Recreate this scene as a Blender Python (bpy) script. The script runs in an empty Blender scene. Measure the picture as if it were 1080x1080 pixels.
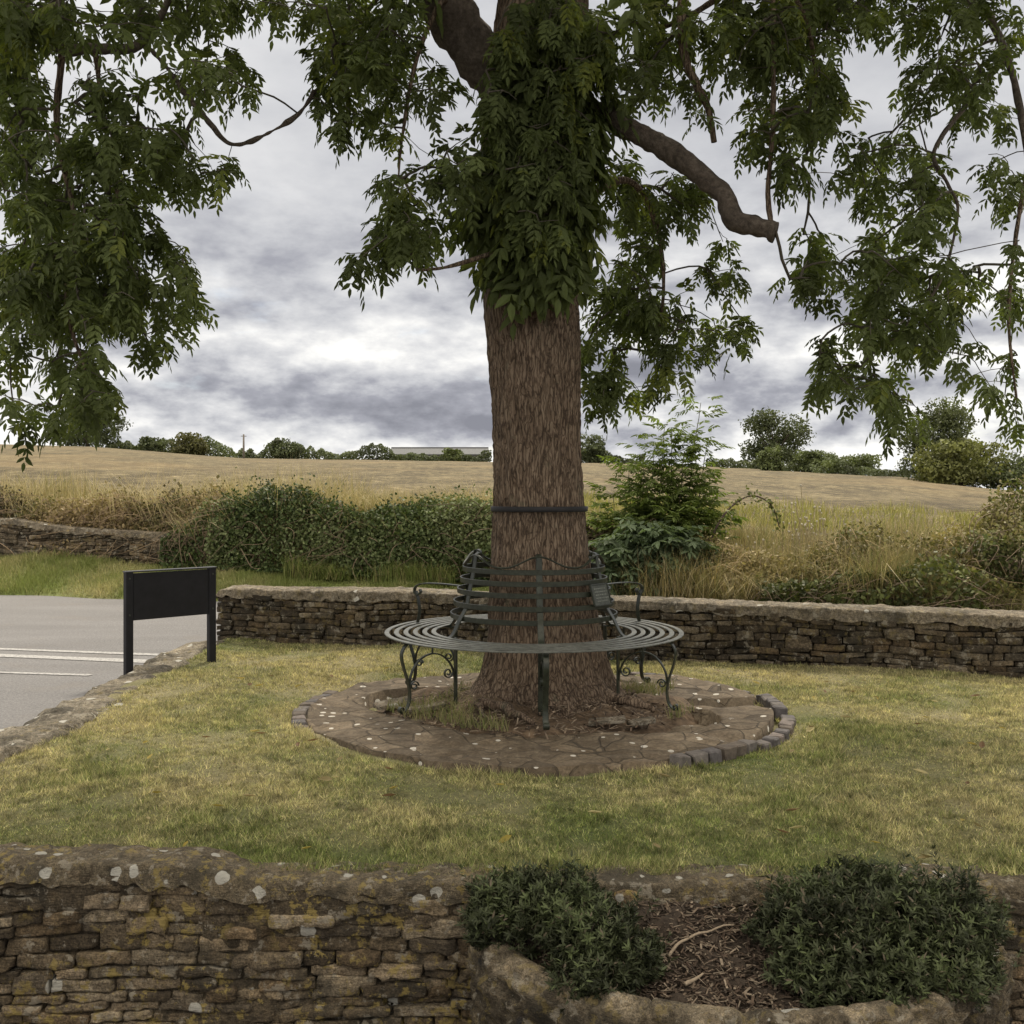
import bpy, math, random
import numpy as np
from mathutils import Vector
R = math.radians
rng = np.random.default_rng(7)
random.seed(7)
S = bpy.context.scene
COL = S.collection
F, HOR, EYE = 1107.0, 522.0, 1.40          # focal length (px of a 1080 frame), horizon row, eye height above the lawn

# ------------------------------------------------------------------ camera
cam = bpy.data.objects.new('camera', bpy.data.cameras.new('camera')); COL.objects.link(cam)
cam.location = (0, 0, EYE); cam.rotation_euler = (R(90), 0, 0)
cam.data.sensor_width = 36; cam.data.lens = F/1080*36
cam.data.shift_y = -(540-HOR)/1080
cam.data.clip_end = 20000; cam.data.clip_start = 0.05
S.camera = cam
# ------------------------------------------------------------------ light
SUN_EL, SUN_AZ, SUN_E = R(54), R(14), 2.4     # azimuth from +Y towards +X: the sun is beyond the tree, a little to the right
SKY_LOW, SKY_HIGH, BACK_SKY = .93, 2.7, .7
EXPOSURE = 0.56
S.view_settings.view_transform = 'Standard'; S.view_settings.look = 'None'
S.view_settings.exposure = EXPOSURE; S.view_settings.gamma = 1.0
sl = bpy.data.lights.new('sun', 'SUN'); sl.energy = SUN_E; sl.angle = R(7); sl.color = (1, .90, .74)
so = bpy.data.objects.new('sun', sl); COL.objects.link(so)
sd = Vector((math.sin(SUN_AZ)*math.cos(SUN_EL), math.cos(SUN_AZ)*math.cos(SUN_EL), math.sin(SUN_EL)))
so.rotation_euler = sd.to_track_quat('Z', 'Y').to_euler(); so.location = sd*60

class NT:
    def __init__(s, nt): s.nt = nt
    def n(s, typ, ins=None, **props):
        nd = s.nt.nodes.new(typ)
        for k, v in props.items(): setattr(nd, k, v)
        for k, v in (ins or {}).items():
            if isinstance(v, bpy.types.NodeSocket): s.nt.links.new(v, nd.inputs[k])
            else: nd.inputs[k].default_value = v
        return nd
    def m(s, op, a, b=0.0, c=None, clamp=False):
        i = {0: a, 1: b}
        if c is not None: i[2] = c
        return s.n('ShaderNodeMath', i, operation=op, use_clamp=clamp).outputs[0]
    def vm(s, op, a, b):
        return s.n('ShaderNodeVectorMath', {0: a, 1: b}, operation=op).outputs[0]
    def mix(s, fac, a, b, bt='MIX'):
        return s.n('ShaderNodeMix', {0: fac, 6: a, 7: b}, data_type='RGBA', blend_type=bt).outputs[2]
    def ramp(s, fac, stops, interp='LINEAR'):
        r = s.n('ShaderNodeValToRGB', {0: fac}); cr = r.color_ramp; cr.interpolation = interp
        while len(cr.elements) < len(stops): cr.elements.new(0.5)
        for e, (p, c) in zip(cr.elements, stops):
            e.position = p; e.color = (*c, 1) if len(c) == 3 else c
        return r.outputs[0]
    def sstep(s, x, a, b):
        return s.n('ShaderNodeMapRange', {0: x, 1: a, 2: b, 3: 0.0, 4: 1.0}, interpolation_type='SMOOTHSTEP').outputs[0]
    def noise(s, vec, scale, detail=4, rough=.55, out=0):
        return s.n('ShaderNodeTexNoise', {'Vector': vec, 'Scale': scale, 'Detail': detail, 'Roughness': rough}).outputs[out]

def build_world():
    w = bpy.data.worlds.new('World'); S.world = w; w.use_nodes = True
    g = NT(w.node_tree); w.node_tree.nodes.clear()
    sky = g.n('ShaderNodeTexSky', sky_type='NISHITA', sun_disc=False)
    sky.sun_elevation = SUN_EL; sky.sun_rotation = SUN_AZ; sky.air_density = 1.0; sky.dust_density = 1.5
    d = g.n('ShaderNodeTexCoord').outputs['Generated']
    x, y, z = g.n('ShaderNodeSeparateXYZ', {0: d}).outputs
    zc = g.m('MAXIMUM', z, 0.0)
    den = g.m('ADD', zc, 0.15)
    px = g.m('DIVIDE', x, den); py = g.m('DIVIDE', y, den)
    p = g.n('ShaderNodeCombineXYZ', {0: px, 1: py, 2: 0.0}).outputs[0]
    warp = g.n('ShaderNodeTexNoise', {'Vector': p, 'Scale': .5, 'Detail': 3}).outputs[1]
    pw = g.vm('ADD', p, g.vm('MULTIPLY', g.vm('SUBTRACT', warp, (.5, .5, .5)), (1.2, 1.2, 0)))
    # stratocumulus layer seen in perspective
    c1 = g.noise(g.vm('ADD', pw, (1.3, 4.1, 0)), .5, 7, .5)
    c2 = g.noise(g.vm('ADD', pw, (5.7, 2.2, 3)), 1.7, 6, .55)
    # cumulus with upright puffs: direction space, wider than tall
    q = g.vm('MULTIPLY', d, (5.6, 5.6, 12.5))
    c3 = g.noise(g.vm('ADD', q, (2.6, .4, 1.9)), .62, 10, .56)
    lay = g.m('ADD', g.m('MULTIPLY', c1, .72), g.m('MULTIPLY', c2, .28))
    c3u = g.noise(g.vm('ADD', q, (2.6, .4, 2.16)), .62, 10, .56)
    relief = g.m('SUBTRACT', c3, c3u)                     # billow tops catch the light, undersides are darker
    low = g.sstep(z, .34, .14)
    v = g.n('ShaderNodeMix', {0: g.m('MULTIPLY', low, .92), 2: lay, 3: c3}).outputs[0]
    contr = g.n('ShaderNodeMapRange', {0: z, 1: .03, 2: .28, 3: 1.75, 4: .62}).outputs[0]
    v = g.m('ADD', g.m('MULTIPLY', g.m('SUBTRACT', v, .5), contr), .53)
    v = g.m('ADD', v, g.m('MULTIPLY', relief, g.n('ShaderNodeMapRange', {0: z, 1: .10, 2: .32, 3: 2.1, 4: .35}).outputs[0]))
    bank = g.m('MULTIPLY', g.sstep(z, .045, .075), g.sstep(z, .14, .10))
    bright = g.m('MULTIPLY', g.sstep(z, .005, .03), g.sstep(z, .065, .04))
    v = g.m('ADD', v, g.m('MULTIPLY', bank, -.05))
    v = g.m('ADD', v, g.m('MULTIPLY', bright, .10))
    cl = g.ramp(v, [(.22, (.20, .205, .235)), (.38, (.295, .30, .335)), (.50, (.45, .455, .475)), (.61, (.58, .58, .585)), (.76, (.80, .79, .76))])
    cl = g.mix(1.0, cl, g.n('ShaderNodeCombineColor', {0: SKY_LOW, 1: SKY_LOW, 2: SKY_LOW}).outputs[0], 'MULTIPLY')
    up = g.n('ShaderNodeMapRange', {0: z, 1: .40, 2: .75, 3: 1.0, 4: SKY_HIGH}, interpolation_type='SMOOTHSTEP').outputs[0]
    up = g.m('MULTIPLY', up, g.m('ADD', 1.0, g.m('MULTIPLY', g.sstep(y, .15, -.65), BACK_SKY)))   # extra brightness added behind the camera to light the front faces
    cl = g.vm('MULTIPLY', cl, g.n('ShaderNodeCombineXYZ', {0: g.m('POWER', up, 1.08), 1: up, 2: g.m('POWER', up, .84)}).outputs[0])
    cl = g.vm('MULTIPLY', cl, (8.33, 8.33, 8.33))        # the Background strength is 0.12
    gap = g.m('MULTIPLY', g.sstep(c2, .60, .72), g.sstep(z, .30, .02))
    gap = g.m('MULTIPLY', gap, .55)
    out = g.mix(gap, cl, g.vm('MULTIPLY', sky.outputs[0], (.9, .9, .9)))
    b = g.n('ShaderNodeBackground', {0: out, 1: .12})
    o = g.n('ShaderNodeOutputWorld'); w.node_tree.links.new(b.outputs[0], o.inputs[0])
build_world()

# ------------------------------------------------------------------ helpers
def P(px, py, Y):
    return np.array([(px-540)/F*Y, Y, EYE-(py-HOR)/F*Y])
def gn(Pt, f, seed, n=14):
    r = np.random.default_rng(seed); k = r.normal(size=(n, 3)); k /= np.linalg.norm(k, axis=1)[:, None]
    k *= (r.uniform(.6, 1.4, n)*f*2*math.pi)[:, None]; ph = r.uniform(0, 7, n)
    return np.cos(np.asarray(Pt) @ k.T + ph).sum(1)*math.sqrt(2/n)
def unit(v):
    return v/np.maximum(np.linalg.norm(v, axis=-1, keepdims=True), 1e-9)
LOC = {}
def link(name, me, mat, parent=None, loc=(0, 0, 0)):
    o = bpy.data.objects.new(name, me); COL.objects.link(o)
    if mat: me.materials.append(mat)
    if parent: o.parent = parent
    else: o.location = loc
    return o
def mesh(name, V, Fc, mat, parent=None, loc=None, col=None, smooth=True):
    """V (n,3) world coordinates, Fc list of index arrays (n,k)."""
    V = np.asarray(V, dtype=np.float64)
    if parent is not None:
        r = parent
        off = LOC[r.name]
    else:
        if loc is None:
            loc = (float((V[:, 0].min()+V[:, 0].max())/2), float((V[:, 1].min()+V[:, 1].max())/2), float(V[:, 2].min()))
        off = np.array(loc)
    if isinstance(Fc, np.ndarray): Fc = [Fc]
    me = bpy.data.meshes.new(name)
    idx = np.concatenate([f.ravel() for f in Fc]).astype(np.int32)
    tot = np.concatenate([np.full(len(f), f.shape[1]) for f in Fc]).astype(np.int32)
    st = np.concatenate([[0], np.cumsum(tot)[:-1]]).astype(np.int32)
    me.vertices.add(len(V)); me.vertices.foreach_set('co', (V-off).astype(np.float32).ravel())
    me.loops.add(len(idx)); me.loops.foreach_set('vertex_index', idx)
    me.polygons.add(len(tot)); me.polygons.foreach_set('loop_start', st)
    try: me.polygons.foreach_set('loop_total', tot)
    except Exception: pass
    me.polygons.foreach_set('use_smooth', np.full(len(tot), smooth))
    me.update(calc_edges=True); me.validate()
    if col is not None:
        a = me.color_attributes.new('Col', 'FLOAT_COLOR', 'POINT')
        c = np.ones((len(V), 4), np.float32); c[:, :3] = col; a.data.foreach_set('color', c.ravel())
    o = link(name, me, mat, parent, tuple(off))
    LOC[o.name] = off
    return o
def tag(o, label=None, cat=None, group=None, kind=None):
    if label: o['label'] = label
    if cat: o['category'] = cat
    if group: o['group'] = group
    if kind: o['kind'] = kind
    return o
def thing(name, label, cat, loc, group=None):
    o = bpy.data.objects.new(name, None); COL.objects.link(o); o.location = loc; o.empty_display_size = .2
    LOC[o.name] = np.array(loc, float)
    return tag(o, label, cat, group)
class MB:
    def __init__(s): s.V = []; s.F = []; s.C = []; s.k = 0
    def add(s, V, Fc, col=None):
        V = np.asarray(V, float); s.V.append(V)
        for f in ([Fc] if isinstance(Fc, np.ndarray) else Fc): s.F.append(f+s.k)
        s.C.append(np.broadcast_to(np.array(col if col is not None else (1, 1, 1), float), (len(V), 3)))
        s.k += len(V); return s
    def build(s, name, mat, parent=None, loc=None, smooth=True):
        by = {}
        for f in s.F: by.setdefault(f.shape[1], []).append(f)
        return mesh(name, np.concatenate(s.V), [np.concatenate(v) for v in by.values()], mat, parent, loc, np.concatenate(s.C), smooth)
def grid_faces(nu, nv, wrapu=False):
    i = np.arange(nu if wrapu else nu-1)[:, None]; j = np.arange(nv-1)[None, :]
    a = i*nv+j; b = ((i+1) % nu)*nv+j
    return np.stack([a, b, b+1, a+1], -1).reshape(-1, 4)
def box(c, s, rz=0.0, bev=0.004):
    """bevelled box: centre, full size, turn about z"""
    c = np.array(c, float); h = np.array(s, float)/2; b = min(bev, *(h*.45))
    V = []; Fc = []
    pts = {}
    def v(*q):
        if q not in pts: pts[q] = len(V); V.append(q)
        return pts[q]
    sg = (-1, 1)
    for ax in range(3):
        o1, o2 = [(1, 2), (2, 0), (0, 1)][ax]
        for s0 in sg:
            q = []
            for (a, d) in ((-1, -1), (1, -1), (1, 1), (-1, 1)):
                p = [0, 0, 0]; p[ax] = s0*h[ax]; p[o1] = a*(h[o1]-b); p[o2] = d*(h[o2]-b); q.append(v(*p))
            Fc.append(q if s0 > 0 else q[::-1])
    for ax in range(3):
        o1, o2 = [(1, 2), (2, 0), (0, 1)][ax]
        for a in sg:
            for d in sg:
                def pt(e, w):
                    p = [0, 0, 0]; p[ax] = e*(h[ax]-b)
                    p[o1] = a*h[o1] if w == 0 else a*(h[o1]-b); p[o2] = d*(h[o2]-b) if w == 0 else d*h[o2]
                    return v(*p)
                q = [pt(-1, 0), pt(1, 0), pt(1, 1), pt(-1, 1)]; Fc.append(q if a*d > 0 else q[::-1])
    tri = []
    for a in sg:
        for b2 in sg:
            for c2 in sg:
                t = [v(a*h[0], b2*(h[1]-b), c2*(h[2]-b)), v(a*(h[0]-b), b2*h[1], c2*(h[2]-b)), v(a*(h[0]-b), b2*(h[1]-b), c2*h[2])]
                tri.append(t if a*b2*c2 > 0 else t[::-1])
    V = np.array(V, float); cs, sn = math.cos(rz), math.sin(rz)
    V = np.stack([V[:, 0]*cs-V[:, 1]*sn, V[:, 0]*sn+V[:, 1]*cs, V[:, 2]], 1)+c
    return V, [np.array(Fc), np.array(tri)]
def smooth_line(pts, n):
    pts = np.asarray(pts, float); m = len(pts)
    t = np.linspace(0, m-1, n); i = np.clip(t.astype(int), 0, m-2); u = (t-i)[:, None]
    g = lambda k: pts[np.clip(k, 0, m-1)]
    p0, p1, p2, p3 = g(i-1), g(i), g(i+1), g(i+2)
    return .5*((2*p1)+(-p0+p2)*u+(2*p0-5*p1+4*p2-p3)*u*u+(-p0+3*p1-3*p2+p3)*u**3)
def tube(pts, rad, sides=8, cap=True):
    pts = np.asarray(pts, float); n = len(pts); rad = np.broadcast_to(np.asarray(rad, float), (n,))
    T = unit(np.gradient(pts, axis=0)); up = np.array([0, 0, 1.0]) if abs(T[0][2]) < .9 else np.array([1.0, 0, 0])
    A = np.zeros((n, 3)); a = unit(np.cross(T[0], up))
    for i in range(n):
        a = unit(a-T[i]*np.dot(a, T[i])); A[i] = a
    B = np.cross(T, A); th = np.linspace(0, 2*math.pi, sides, endpoint=False)
    V = (pts[:, None]+rad[:, None, None]*(np.cos(th)[None, :, None]*A[:, None]+np.sin(th)[None, :, None]*B[:, None])).reshape(-1, 3)
    i = np.arange(n-1)[:, None]; j = np.arange(sides)[None, :]; jn = (j+1) % sides
    Fc = [np.stack([i*sides+j, i*sides+jn, (i+1)*sides+jn, (i+1)*sides+j], -1).reshape(-1, 4)]
    if cap:
        Fc += [np.arange(sides)[::-1][None], (np.arange(sides)+(n-1)*sides)[None]]
    return V, Fc
def strap(pts, wdir, w, t):
    """flat iron bar: width w along wdir, thickness t in the plane of the line"""
    pts = np.asarray(pts, float); n = len(pts); T = unit(np.gradient(pts, axis=0))
    W = unit(np.broadcast_to(np.asarray(wdir, float), (n, 3))); N = unit(np.cross(T, W))
    b = t*.3
    pr = [(-w/2, -t/2+b), (-w/2+b, -t/2), (w/2-b, -t/2), (w/2, -t/2+b), (w/2, t/2-b), (w/2-b, t/2), (-w/2+b, t/2), (-w/2, t/2-b)]
    V = np.stack([pts+W*a+N*c for a, c in pr], 1).reshape(-1, 3); k = len(pr)
    i = np.arange(n-1)[:, None]; j = np.arange(k)[None, :]; jn = (j+1) % k
    return V, [np.stack([i*k+j, i*k+jn, (i+1)*k+jn, (i+1)*k+j], -1).reshape(-1, 4), np.arange(k)[::-1][None], (np.arange(k)+(n-1)*k)[None]]
def ring(cx, cy, r0, r1, z0, z1, n=144):
    th = np.linspace(0, 2*math.pi, n, endpoint=False); b = min((r1-r0), (z1-z0))*.3
    pr = [(r0, z0+b), (r0+b, z0), (r1-b, z0), (r1, z0+b), (r1, z1-b), (r1-b, z1), (r0+b, z1), (r0, z1-b)]; k = len(pr)
    V = np.stack([np.stack([cx+r*np.cos(th), cy+r*np.sin(th), np.full(n, z)], 1) for r, z in pr], 1).reshape(-1, 3)
    i = np.arange(n)[:, None]; j = np.arange(k)[None, :]; jn = (j+1) % k; i2 = (i+1) % n
    return V, np.stack([i*k+j, i2*k+j, i2*k+jn, i*k+jn], -1).reshape(-1, 4)

# ------------------------------------------------------------------ materials
def newmat(name):
    m = bpy.data.materials.new(name); m.use_nodes = True; g = NT(m.node_tree)
    b = m.node_tree.nodes['Principled BSDF']; b.inputs['Specular IOR Level'].default_value = .3
    return m, g, b
def lk(g, a, b): g.nt.links.new(a, b)
def bump(g, b, h, strength=.5, dist=.02):
    n = g.n('ShaderNodeBump', {'Height': h, 'Strength': strength, 'Distance': dist}); lk(g, n.outputs[0], b.inputs['Normal'])
def leaf_mat(name, trans=.35, tint=(1.3, 1.4, .6), rough=.62):
    m, g, b = newmat(name)
    c = g.n('ShaderNodeAttribute', attribute_name='Col').outputs[0]
    lk(g, c, b.inputs['Base Color']); b.inputs['Roughness'].default_value = rough; b.inputs['Specular IOR Level'].default_value = .18
    t = g.n('ShaderNodeBsdfTranslucent', {0: g.vm('MULTIPLY', c, tint)})
    mx = g.n('ShaderNodeMixShader', {0: trans, 1: b.outputs[0], 2: t.outputs[0]})
    lk(g, mx.outputs[0], m.node_tree.nodes['Material Output'].inputs[0])
    return m
def stone_mat(name, white=0.0, yellow=.5, scale=1.0, dark=1.0):
    m, g, b = newmat(name)
    c = g.n('ShaderNodeAttribute', attribute_name='Col').outputs[0]
    co = g.n('ShaderNodeNewGeometry').outputs['Position']
    n1 = g.noise(co, 9*scale, 6, .65); n2 = g.noise(co, 45*scale, 5, .7); n3 = g.noise(co, 3.1*scale, 4, .6)
    c = g.mix(1.0, c, g.ramp(n1, [(.3, (.55, .52, .48)), (.5, (1, 1, 1)), (.72, (1.35, 1.3, 1.2))]), 'MULTIPLY')
    c = g.mix(1.0, c, g.ramp(n2, [(.32, (.42, .40, .37)), (.52, (1, 1, 1)), (.72, (1.55, 1.5, 1.4))]), 'MULTIPLY')
    c = g.mix(1.0, c, g.ramp(g.noise(co, 150*scale, 3, .6), [(.34, (.55,)*3), (.52, (1, 1, 1)), (.68, (1.4,)*3)]), 'MULTIPLY')
    # dark algae, grey crust, ochre lichen
    c = g.mix(g.m('MULTIPLY', g.sstep(n3, .52, .62), .55), c, (.035*dark, .033*dark, .026*dark, 1))
    k1 = g.noise(g.vm('ADD', co, (7, 3, 1)), 13*scale, 5, .7)
    c = g.mix(g.m('MULTIPLY', g.sstep(k1, .56, .62), .6), c, (.34, .31, .25, 1))
    k2 = g.m('MULTIPLY', g.sstep(g.noise(g.vm('ADD', co, (1, 9, 4)), 15*scale, 6, .72), .54, .60), g.sstep(g.noise(g.vm('ADD', co, (3, 3, 8)), 2.2*scale, 2), .42, .53))
    c = g.mix(g.m('MULTIPLY', k2, yellow), c, (.29, .225, .075, 1))
    if white > 0:
        wv = g.vm('ADD', co, g.vm('MULTIPLY', g.n('ShaderNodeTexNoise', {'Vector': co, 'Scale': 22.0}).outputs[1], (.035, .035, .035)))
        vo = g.n('ShaderNodeTexVoronoi', {'Vector': wv, 'Scale': 9.5*scale})
        rnd = g.n('ShaderNodeSeparateColor', {0: vo.outputs['Color']}).outputs[0]
        rad = g.m('MULTIPLY', g.sstep(rnd, 1-white, 1.0), .38)
        k = g.sstep(g.m('SUBTRACT', rad, vo.outputs['Distance']), .0, .05)
        c = g.mix(g.m('MULTIPLY', k, .85), c, (.52, .51, .46, 1))
    lk(g, c, b.inputs['Base Color']); b.inputs['Roughness'].default_value = .92
    st = g.noise(g.vm('MULTIPLY', co, (1, 1, 5.0)), 20*scale, 6, .75)
    pit = g.n('ShaderNodeTexVoronoi', {'Vector': co, 'Scale': 70*scale}).outputs[0]
    hgt = g.m('ADD', g.m('ADD', g.m('MULTIPLY', n1, .5), g.m('MULTIPLY', n2, .45)), g.m('ADD', g.m('MULTIPLY', st, .55), g.m('MULTIPLY', pit, .12)))
    bump(g, b, hgt, 1.0, .035)
    return m
def plain(name, colr, rough=.6, metal=0.0, var=.25, sc=20, bd=.003):
    m, g, b = newmat(name)
    co = g.n('ShaderNodeNewGeometry').outputs['Position']
    n = g.noise(co, sc, 5, .6)
    c = g.mix(1.0, (*colr, 1), g.ramp(n, [(.3, (1-var,)*3), (.7, (1+var,)*3)]), 'MULTIPLY')
    lk(g, c, b.inputs['Base Color']); b.inputs['Roughness'].default_value = rough; b.inputs['Metallic'].default_value = metal
    bump(g, b, n, .4, bd); return m
def attr_mat(name, rough=.8, sc=30, var=.3, bd=.004, bs=.6):
    m, g, b = newmat(name)
    c = g.n('ShaderNodeAttribute', attribute_name='Col').outputs[0]
    co = g.n('ShaderNodeNewGeometry').outputs['Position']; n = g.noise(co, sc, 5, .65)
    c = g.mix(1.0, c, g.ramp(n, [(.3, (1-var,)*3), (.7, (1+var,)*3)]), 'MULTIPLY')
    lk(g, c, b.inputs['Base Color']); b.inputs['Roughness'].default_value = rough; bump(g, b, n, bs, bd); return m

M_LEAF = leaf_mat('ash_leaf'); M_FAR = leaf_mat('far_leaf', .2); M_GRASS = leaf_mat('grass_blade', .3, (1.1, 1.1, .8), .6)
M_HEDGE = leaf_mat('hedge_leaf', .2, rough=.55); M_SHRUB = leaf_mat('shrub_leaf', .15, (1, 1.2, .9), .5)
M_STONE = stone_mat('wall_stone', white=.12, yellow=.85); M_STONE_FAR = stone_mat('far_wall_stone', yellow=.25, dark=.8)
M_COPE = stone_mat('mortar_cap', white=.44, yellow=.75, scale=1.6); M_COPE_FAR = stone_mat('far_mortar_cap', white=.10, yellow=.2, scale=.8)
M_CORE = plain('wall_core', (.035, .03, .024), .95)
M_TWIG = attr_mat('twig_bark', .85)
M_IRON = plain('painted_iron', (.021, .025, .017), .32, 0, .5, 40, .001)
M_SEAT = plain('sky_sheen_iron', (.105, .11, .10), .40, 0, .5, 25, .001)  # sky reflection on the seat slats put into a lighter base colour
M_BLACK = plain('black_board', (.011, .011, .014), .55, 0, .3, 12, .001)
M_PLAQUE = plain('plaque_bronze', (.05, .055, .045), .45, 0, .4, 60)
M_LETTER = plain('plaque_letters', (.14, .15, .13), .5)
M_STRAP = plain('black_strap', (.012, .012, .014), .6)
M_CHIP = attr_mat('bark_chips', .9, 60)

def bark_mat():
    m, g, b = newmat('ash_bark')
    co = g.n('ShaderNodeNewGeometry').outputs['Position']
    cs = g.vm('MULTIPLY', co, (1, 1, .15))
    vb = g.n('ShaderNodeTexVoronoi', {'Vector': g.vm('ADD', g.vm('MULTIPLY', co, (1, 1, .10)), g.vm('MULTIPLY', g.n('ShaderNodeTexNoise', {'Vector': co, 'Scale': 12.0, 'Detail': 4.0}).outputs[1], (.045, .045, .012))), 'Scale': 52.0}, feature='DISTANCE_TO_EDGE').outputs[0]
    n1 = g.m('ADD', g.m('MULTIPLY', g.noise(cs, 58, 5, .62), .72), g.m('MULTIPLY', g.sstep(vb, .0, .20), .19)); n2 = g.noise(co, 2.3, 4, .6); n3 = g.noise(co, 60, 4, .6)
    c = g.ramp(n1, [(.34, (.050, .036, .026)), (.48, (.135, .100, .073)), (.66, (.235, .188, .143))])
    c = g.mix(1.0, c, g.ramp(n2, [(.3, (.75, .72, .68)), (.7, (1.2, 1.15, 1.1))]), 'MULTIPLY')
    c = g.mix(g.m('MULTIPLY', g.sstep(g.noise(co, 5, 5, .7), .58, .7), .35), c, (.12, .13, .085, 1))
    lk(g, c, b.inputs['Base Color']); b.inputs['Roughness'].default_value = .92
    bump(g, b, g.m('ADD', n1, g.m('MULTIPLY', n3, .3)), 1.0, .022); return m
M_BARK = bark_mat()
def limb_mat():
    m, g, b = newmat('limb_bark'); co = g.n('ShaderNodeNewGeometry').outputs['Position']
    n1 = g.noise(co, 30, 6, .7); n2 = g.noise(co, 5, 4)
    c = g.ramp(n1, [(.3, (.04, .032, .026)), (.5, (.085, .068, .054)), (.72, (.15, .125, .10))]); c = g.mix(1.0, c, g.ramp(n2, [(.35, (.75,)*3), (.65, (1.2,)*3)]), 'MULTIPLY')
    lk(g, c, b.inputs['Base Color']); b.inputs['Roughness'].default_value = .9; bump(g, b, n1, .9, .02); return m
M_LIMB = limb_mat()

# ------------------------------------------------------------------ ground sheets
def wall_Y(X): return 10.26-.306*(X+2.89)                 # front foot of the far garden wall
def strip_Y(c, u): return c/(1+.306*u)                    # lines parallel to that wall, u = X/Y
def sheet(name, rows, mat, label=None, kind='structure', col=None):
    A = np.asarray(rows); V = A.reshape(-1, 3); return tag(mesh(name, V, grid_faces(A.shape[0], A.shape[1])[:, ::-1], mat, loc=(0, 0, 0), col=col), kind=kind)

def lawn_h(X, Y):
    Pt = np.stack([X, Y, 0*X], 1); return -.05*(np.hypot(X-.175, Y-6.85) < 1.47)+.018*gn(Pt, .35, 3)*np.clip((Y-4.1)/1.0, 0, 1)+.006*gn(Pt, 1.6, 4)-.01-.035*np.clip((4.6-Y)/.5, 0, 1)
def green(X, Y):
    """0 dry straw .. 1 green"""
    Pt = np.stack([X, Y, 0*X], 1)
    v = .44+.17*gn(Pt, .28, 11)+.14*gn(Pt, .9, 12)+.08*gn(Pt, 3.5, 13)
    v += .30*np.exp(-((X+2.0)/.45)**2)*(Y < 8.5)+.22*np.exp(-((Y-4.5)/.5)**2-((X-.1)/1.2)**2)
    v -= .22*np.exp(-((Y-7.9)/1.2)**2)*(X > 0)+.12*np.exp(-((Y-7.2)/1.2)**2-((X+1.2)/.9)**2)
    return np.clip(v, 0, 1)
STRAW, GRN, SOIL = np.array((.49, .43, .235)), np.array((.15, .19, .055)), np.array((.10, .075, .045))
xs = np.linspace(-2.78, 16, 190); L = []
for x in xs:
    ys = np.linspace(3.98, wall_Y(x)+.15, 90); L.append(np.stack([np.full(90, x), ys, lawn_h(np.full(90, x), ys)], 1))
L = np.array(L); Lf = L.reshape(-1, 3)
gv = green(Lf[:, 0], Lf[:, 1])[:, None]
M_LAWN = attr_mat('lawn_turf', .95, 55, .45, .02, .9)
sheet('lawn', L, M_LAWN, col=(STRAW*(1-gv)+GRN*gv)*.45)

def road_mat():
    m, g, b = newmat('tarmac')
    co = g.n('ShaderNodeNewGeometry').outputs['Position']
    n1 = g.noise(co, 55, 6, .9); n2 = g.noise(g.vm('MULTIPLY', co, (.35, 1.3, 1)), 1.1, 5, .6); n3 = g.noise(co, 1.8, 4)
    c = g.ramp(n1, [(.32, (.075, .074, .076)), (.5, (.148, .146, .147)), (.68, (.28, .276, .273))])
    c = g.mix(1.0, c, g.ramp(n2, [(.32, (.88, .87, .87)), (.68, (1.12, 1.11, 1.11))]), 'MULTIPLY')
    c = g.mix(g.m('MULTIPLY', g.sstep(n3, .55, .7), .25), c, (.16, .14, .12, 1))
    lk(g, c, b.inputs['Base Color']); b.inputs['Roughness'].default_value = .85; bump(g, b, n1, .5, .006); return m
M_ROAD = road_mat()
us = np.linspace(-2.2, 2.0, 60)
rows = []
for u in us:
    Y1 = strip_Y(13.28, u); rows.append(np.array([(u*Y, Y, -.07) for Y in np.linspace(5.0, Y1, 24)]))
sheet('road', rows, M_ROAD)
sheet('car_park', [[(x, y, -.074) for y in np.linspace(-6, 12, 10)] for x in np.linspace(-45, -2.72, 20)], M_ROAD)
M_EARTH = plain('yard_earth', (.085, .065, .045), .95, 0, .5, 14, .03)
sheet('yard_ground', [[(x, y, -.60+.01*math.sin(3*x+y)) for y in np.linspace(-8, 3.99, 40)] for x in np.linspace(-14, 14, 60)], M_EARTH)
M_LINE = attr_mat('worn_line_paint', .8, 18, .5, .001)
def line_mat():
    m, g, b = newmat('worn_road_paint'); co = g.n('ShaderNodeNewGeometry').outputs['Position']
    n = g.noise(co, 30, 5, .8)
    c = g.mix(g.sstep(n, .44, .60), (.40, .395, .385, 1), (.20, .195, .195, 1)); lk(g, c, b.inputs['Base Color']); b.inputs['Roughness'].default_value = .8; return m
M_PAINT = line_mat()
def road_line(x0, y0, x1, y1, w):
    """from pixel to pixel on the road plane"""
    Y0 = 1.47*F/(y0-HOR); Y1 = 1.47*F/(y1-HOR); a = np.array(((x0-540)/F*Y0, Y0)); b = np.array(((x1-540)/F*Y1, Y1))
    d = b-a; d /= np.linalg.norm(d); n = np.array((-d[1], d[0]))*w/2; t = np.linspace(0, 1, 40)[:, None]
    c = a+(b-a)*t; wob = 1+.08*np.sin(9*t)
    V = np.concatenate([np.c_[c-n*wob, np.full(40, -.065)], np.c_[c+n*wob, np.full(40, -.065)]])
    i = np.arange(39); return tag(mesh('road_marking', V, np.stack([i, i+1, i+41, i+40], 1), M_PAINT), kind='structure')
road_line(-140, 679.5, 208, 692.5, .10); road_line(-140, 686, 206, 700, .16); road_line(-120, 706, 96, 712.5, .07)

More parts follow.
